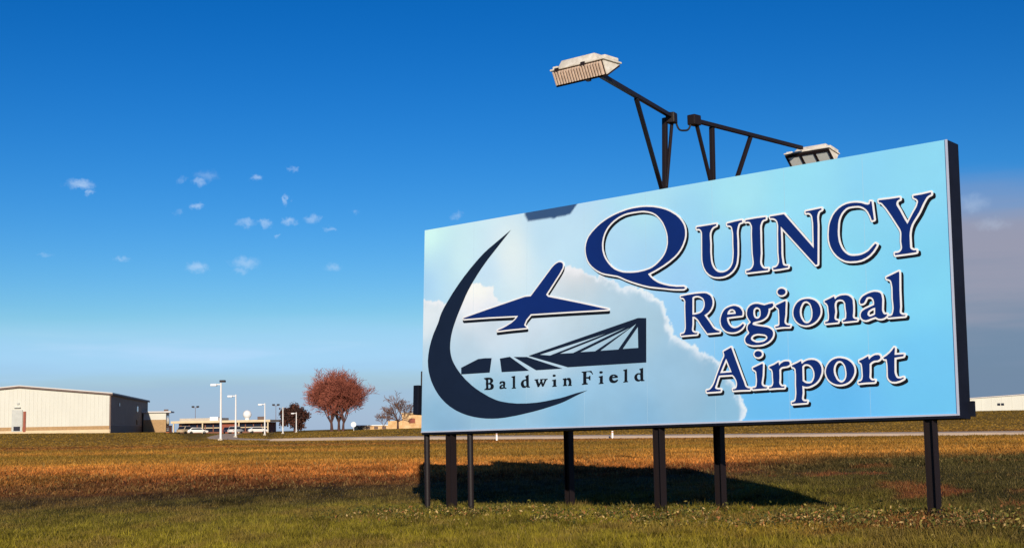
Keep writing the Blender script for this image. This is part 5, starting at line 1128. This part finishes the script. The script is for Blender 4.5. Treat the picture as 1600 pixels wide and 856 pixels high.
# ------------------------------------------------------------------ trees
def bare_tree(x, y, trunk_h, reach, label, seed, bark, twig, group, spread=0.55, levels=(6, 4, 4, 4, 3), trunk_r=0.28, lean=(0, 0)):
    rnd = random.Random(seed)
    z = gz(x, y)
    root = empty('bare_tree', (x, y, z)); tag(root, label, 'tree', group); set_root(root)
    tk, cr = MB(), MB()
    top = Vector((x + lean[0], y + lean[1], z + trunk_h))
    tk.tube([(x, y, z - 0.2), (x + lean[0] * 0.4, y + lean[1] * 0.4, z + trunk_h * 0.5), top], [trunk_r * 1.35, trunk_r, trunk_r * 0.85], 9)
    def grow(p, d, L, r_, lv):
        if lv >= len(levels):
            return
        mb = tk if lv == 0 else cr
        seg = 3 if lv < 2 else 2 if lv < 4 else 1
        pts_, rs2 = [p], [r_]
        q, dd = p, d
        for i in range(seg):
            dd = (dd + Vector((rnd.gauss(0, .13), rnd.gauss(0, .13), rnd.gauss(0.04, .10)))).normalized()
            q = q + dd * (L / seg)
            pts_.append(q); rs2.append(max(0.022, r_ * (1 - 0.5 * (i + 1) / seg)))
        mb.tube(pts_, rs2, 6 if lv == 0 else 4 if lv < 3 else 3, cap=False)
        if lv + 1 < len(levels):
            for c in range(levels[lv + 1]):
                t = 0.30 + 0.70 * (c + rnd.random() * 0.9) / levels[lv + 1]
                k = min(int(t * seg), seg - 1); f_ = t * seg - k
                bp_ = pts_[k].lerp(pts_[k + 1], min(f_, 1))
                side = Vector((rnd.gauss(0, 1), rnd.gauss(0, 1), rnd.gauss(0.15, 0.7))); side -= dd * side.dot(dd); side.normalize()
                nd = (dd + side * (0.45 + 0.5 * rnd.random())).normalized()
                grow(bp_, nd, L * (0.52 + 0.22 * rnd.random()), max(0.026, rs2[k] * 0.6), lv + 1)
    for i in range(levels[0]):
        a_ = 2 * math.pi * (i + 0.6 * rnd.random()) / levels[0]
        tilt = spread * (0.25 + 1.0 * rnd.random())
        d = Vector((math.cos(a_) * math.sin(tilt), math.sin(a_) * math.sin(tilt), math.cos(tilt)))
        grow(top - Vector((0, 0, trunk_h * 0.35 * rnd.random())), d, reach * (0.42 + 0.12 * rnd.random()), trunk_r * 0.5, 0)
    tk.build('trunk', bark, root, smooth=True)
    cr.build('crown', twig, root)
    return root
bare_tree(-33.6, 250, 1.8, 10.4, 'left one of the three large reddish bare trees growing as a clump', 3, M['bark_dark'], M['bark_red'], 'clump of reddish bare trees', 0.60, (9, 6, 5, 5, 4), 0.26, (-0.1, 0))
bare_tree(-31.6, 250.5, 1.6, 9.4, 'right one of the three large reddish bare trees growing as a clump', 21, M['bark_dark'], M['bark_red'], 'clump of reddish bare trees', 0.42, (8, 6, 5, 5, 4), 0.22, (0.10, 0))
bare_tree(-32.7, 253, 2.0, 9.6, 'middle dark trunked one of the three large reddish bare trees', 5, M['bark_dark'], M['bark_red'], 'clump of reddish bare trees', 0.5, (7, 6, 5, 5, 4), 0.24, (0.0, 0))
bare_tree(-19.75, 230, 1.5, 4.9, 'small spreading bare tree in front of the tan building', 12, M['bark_dark'], M['bark_grey'], None, 1.0, (7, 4, 4, 3, 3), 0.16)
bare_tree(-22.3, 231, 0.7, 3.4, 'thin bare sapling left of the small bare tree', 14, M['bark_grey'], M['bark_grey'], None, 0.7, (4, 3, 3, 3), 0.07)

# dark tree that kept its brown leaves
def leafy_tree(x, y, w, h, label, pal, seed, n=11000):
    r2_ = np.random.default_rng(seed); rnd = random.Random(seed)
    z = gz(x, y)
    root = empty('leafy_tree', (x, y, z)); tag(root, label, 'tree'); set_root(root)
    tk = MB().tube([(x, y, z - 0.2), (x, y, z + h * 0.4), (x + 0.1, y, z + h * 0.7)], [0.28, 0.2, 0.08], 8)
    for i in range(9):
        a_ = 2 * math.pi * i / 9 + rnd.random(); b_ = z + h * (0.18 + 0.4 * rnd.random())
        e_ = Vector((x + math.cos(a_) * w * 0.38, y + math.sin(a_) * w * 0.38, b_ + h * 0.28))
        tk.tube([(x, y, b_), Vector((x, y, b_)).lerp(e_, 0.5) + Vector((0, 0, 0.2)), e_], [0.09, 0.05, 0.02], 5)
    tk.build('trunk', M['bark_dark'], root, smooth=True)
    cl = r2_.normal(size=(46, 3)); cl /= np.linalg.norm(cl, axis=1)[:, None]
    cl *= (0.35 + 0.6 * r2_.random((46, 1)))
    cen = np.stack([x + cl[:, 0] * w / 2, y + cl[:, 1] * w / 2, z + h * 0.54 + cl[:, 2] * h * 0.43], -1)
    k = r2_.integers(0, 46, n)
    c = cen[k] + r2_.normal(size=(n, 3)) * np.array([w, w, h]) * 0.065
    c[:, 2] = np.maximum(c[:, 2], z + 0.25)
    s_ = 0.13 + 0.17 * r2_.random(n)
    t1 = r2_.normal(size=(n, 3)); t1 /= np.linalg.norm(t1, axis=1)[:, None]
    t2 = np.cross(t1, r2_.normal(size=(n, 3))); t2 /= np.linalg.norm(t2, axis=1)[:, None]
    v = np.stack([c - t1 * s_[:, None], c + t2 * s_[:, None] * .6, c + t1 * s_[:, None], c - t2 * s_[:, None] * .6], 1)
    b = np.arange(n) * 4
    t = np.concatenate([np.stack([b, b + 1, b + 2], -1), np.stack([b, b + 2, b + 3], -1)])
    pal = np.array(pal); cc = pal[r2_.integers(0, len(pal), n)] * (0.6 + 0.8 * r2_.random((n, 1)))
    o = mesh_np('crown', v.reshape(-1, 3), t, np.repeat(cc, 4, 0), M['leaf'], root)
    o.matrix_parent_inverse = root.matrix_world.inverted()
    return root
leafy_tree(-46.9, 290, 5.9, 6.1, 'dark dense tree with dull brown leaves left of the red trees', [(0.095, 0.040, 0.030), (0.065, 0.032, 0.028), (0.13, 0.05, 0.03), (0.04, 0.026, 0.022)], 9)
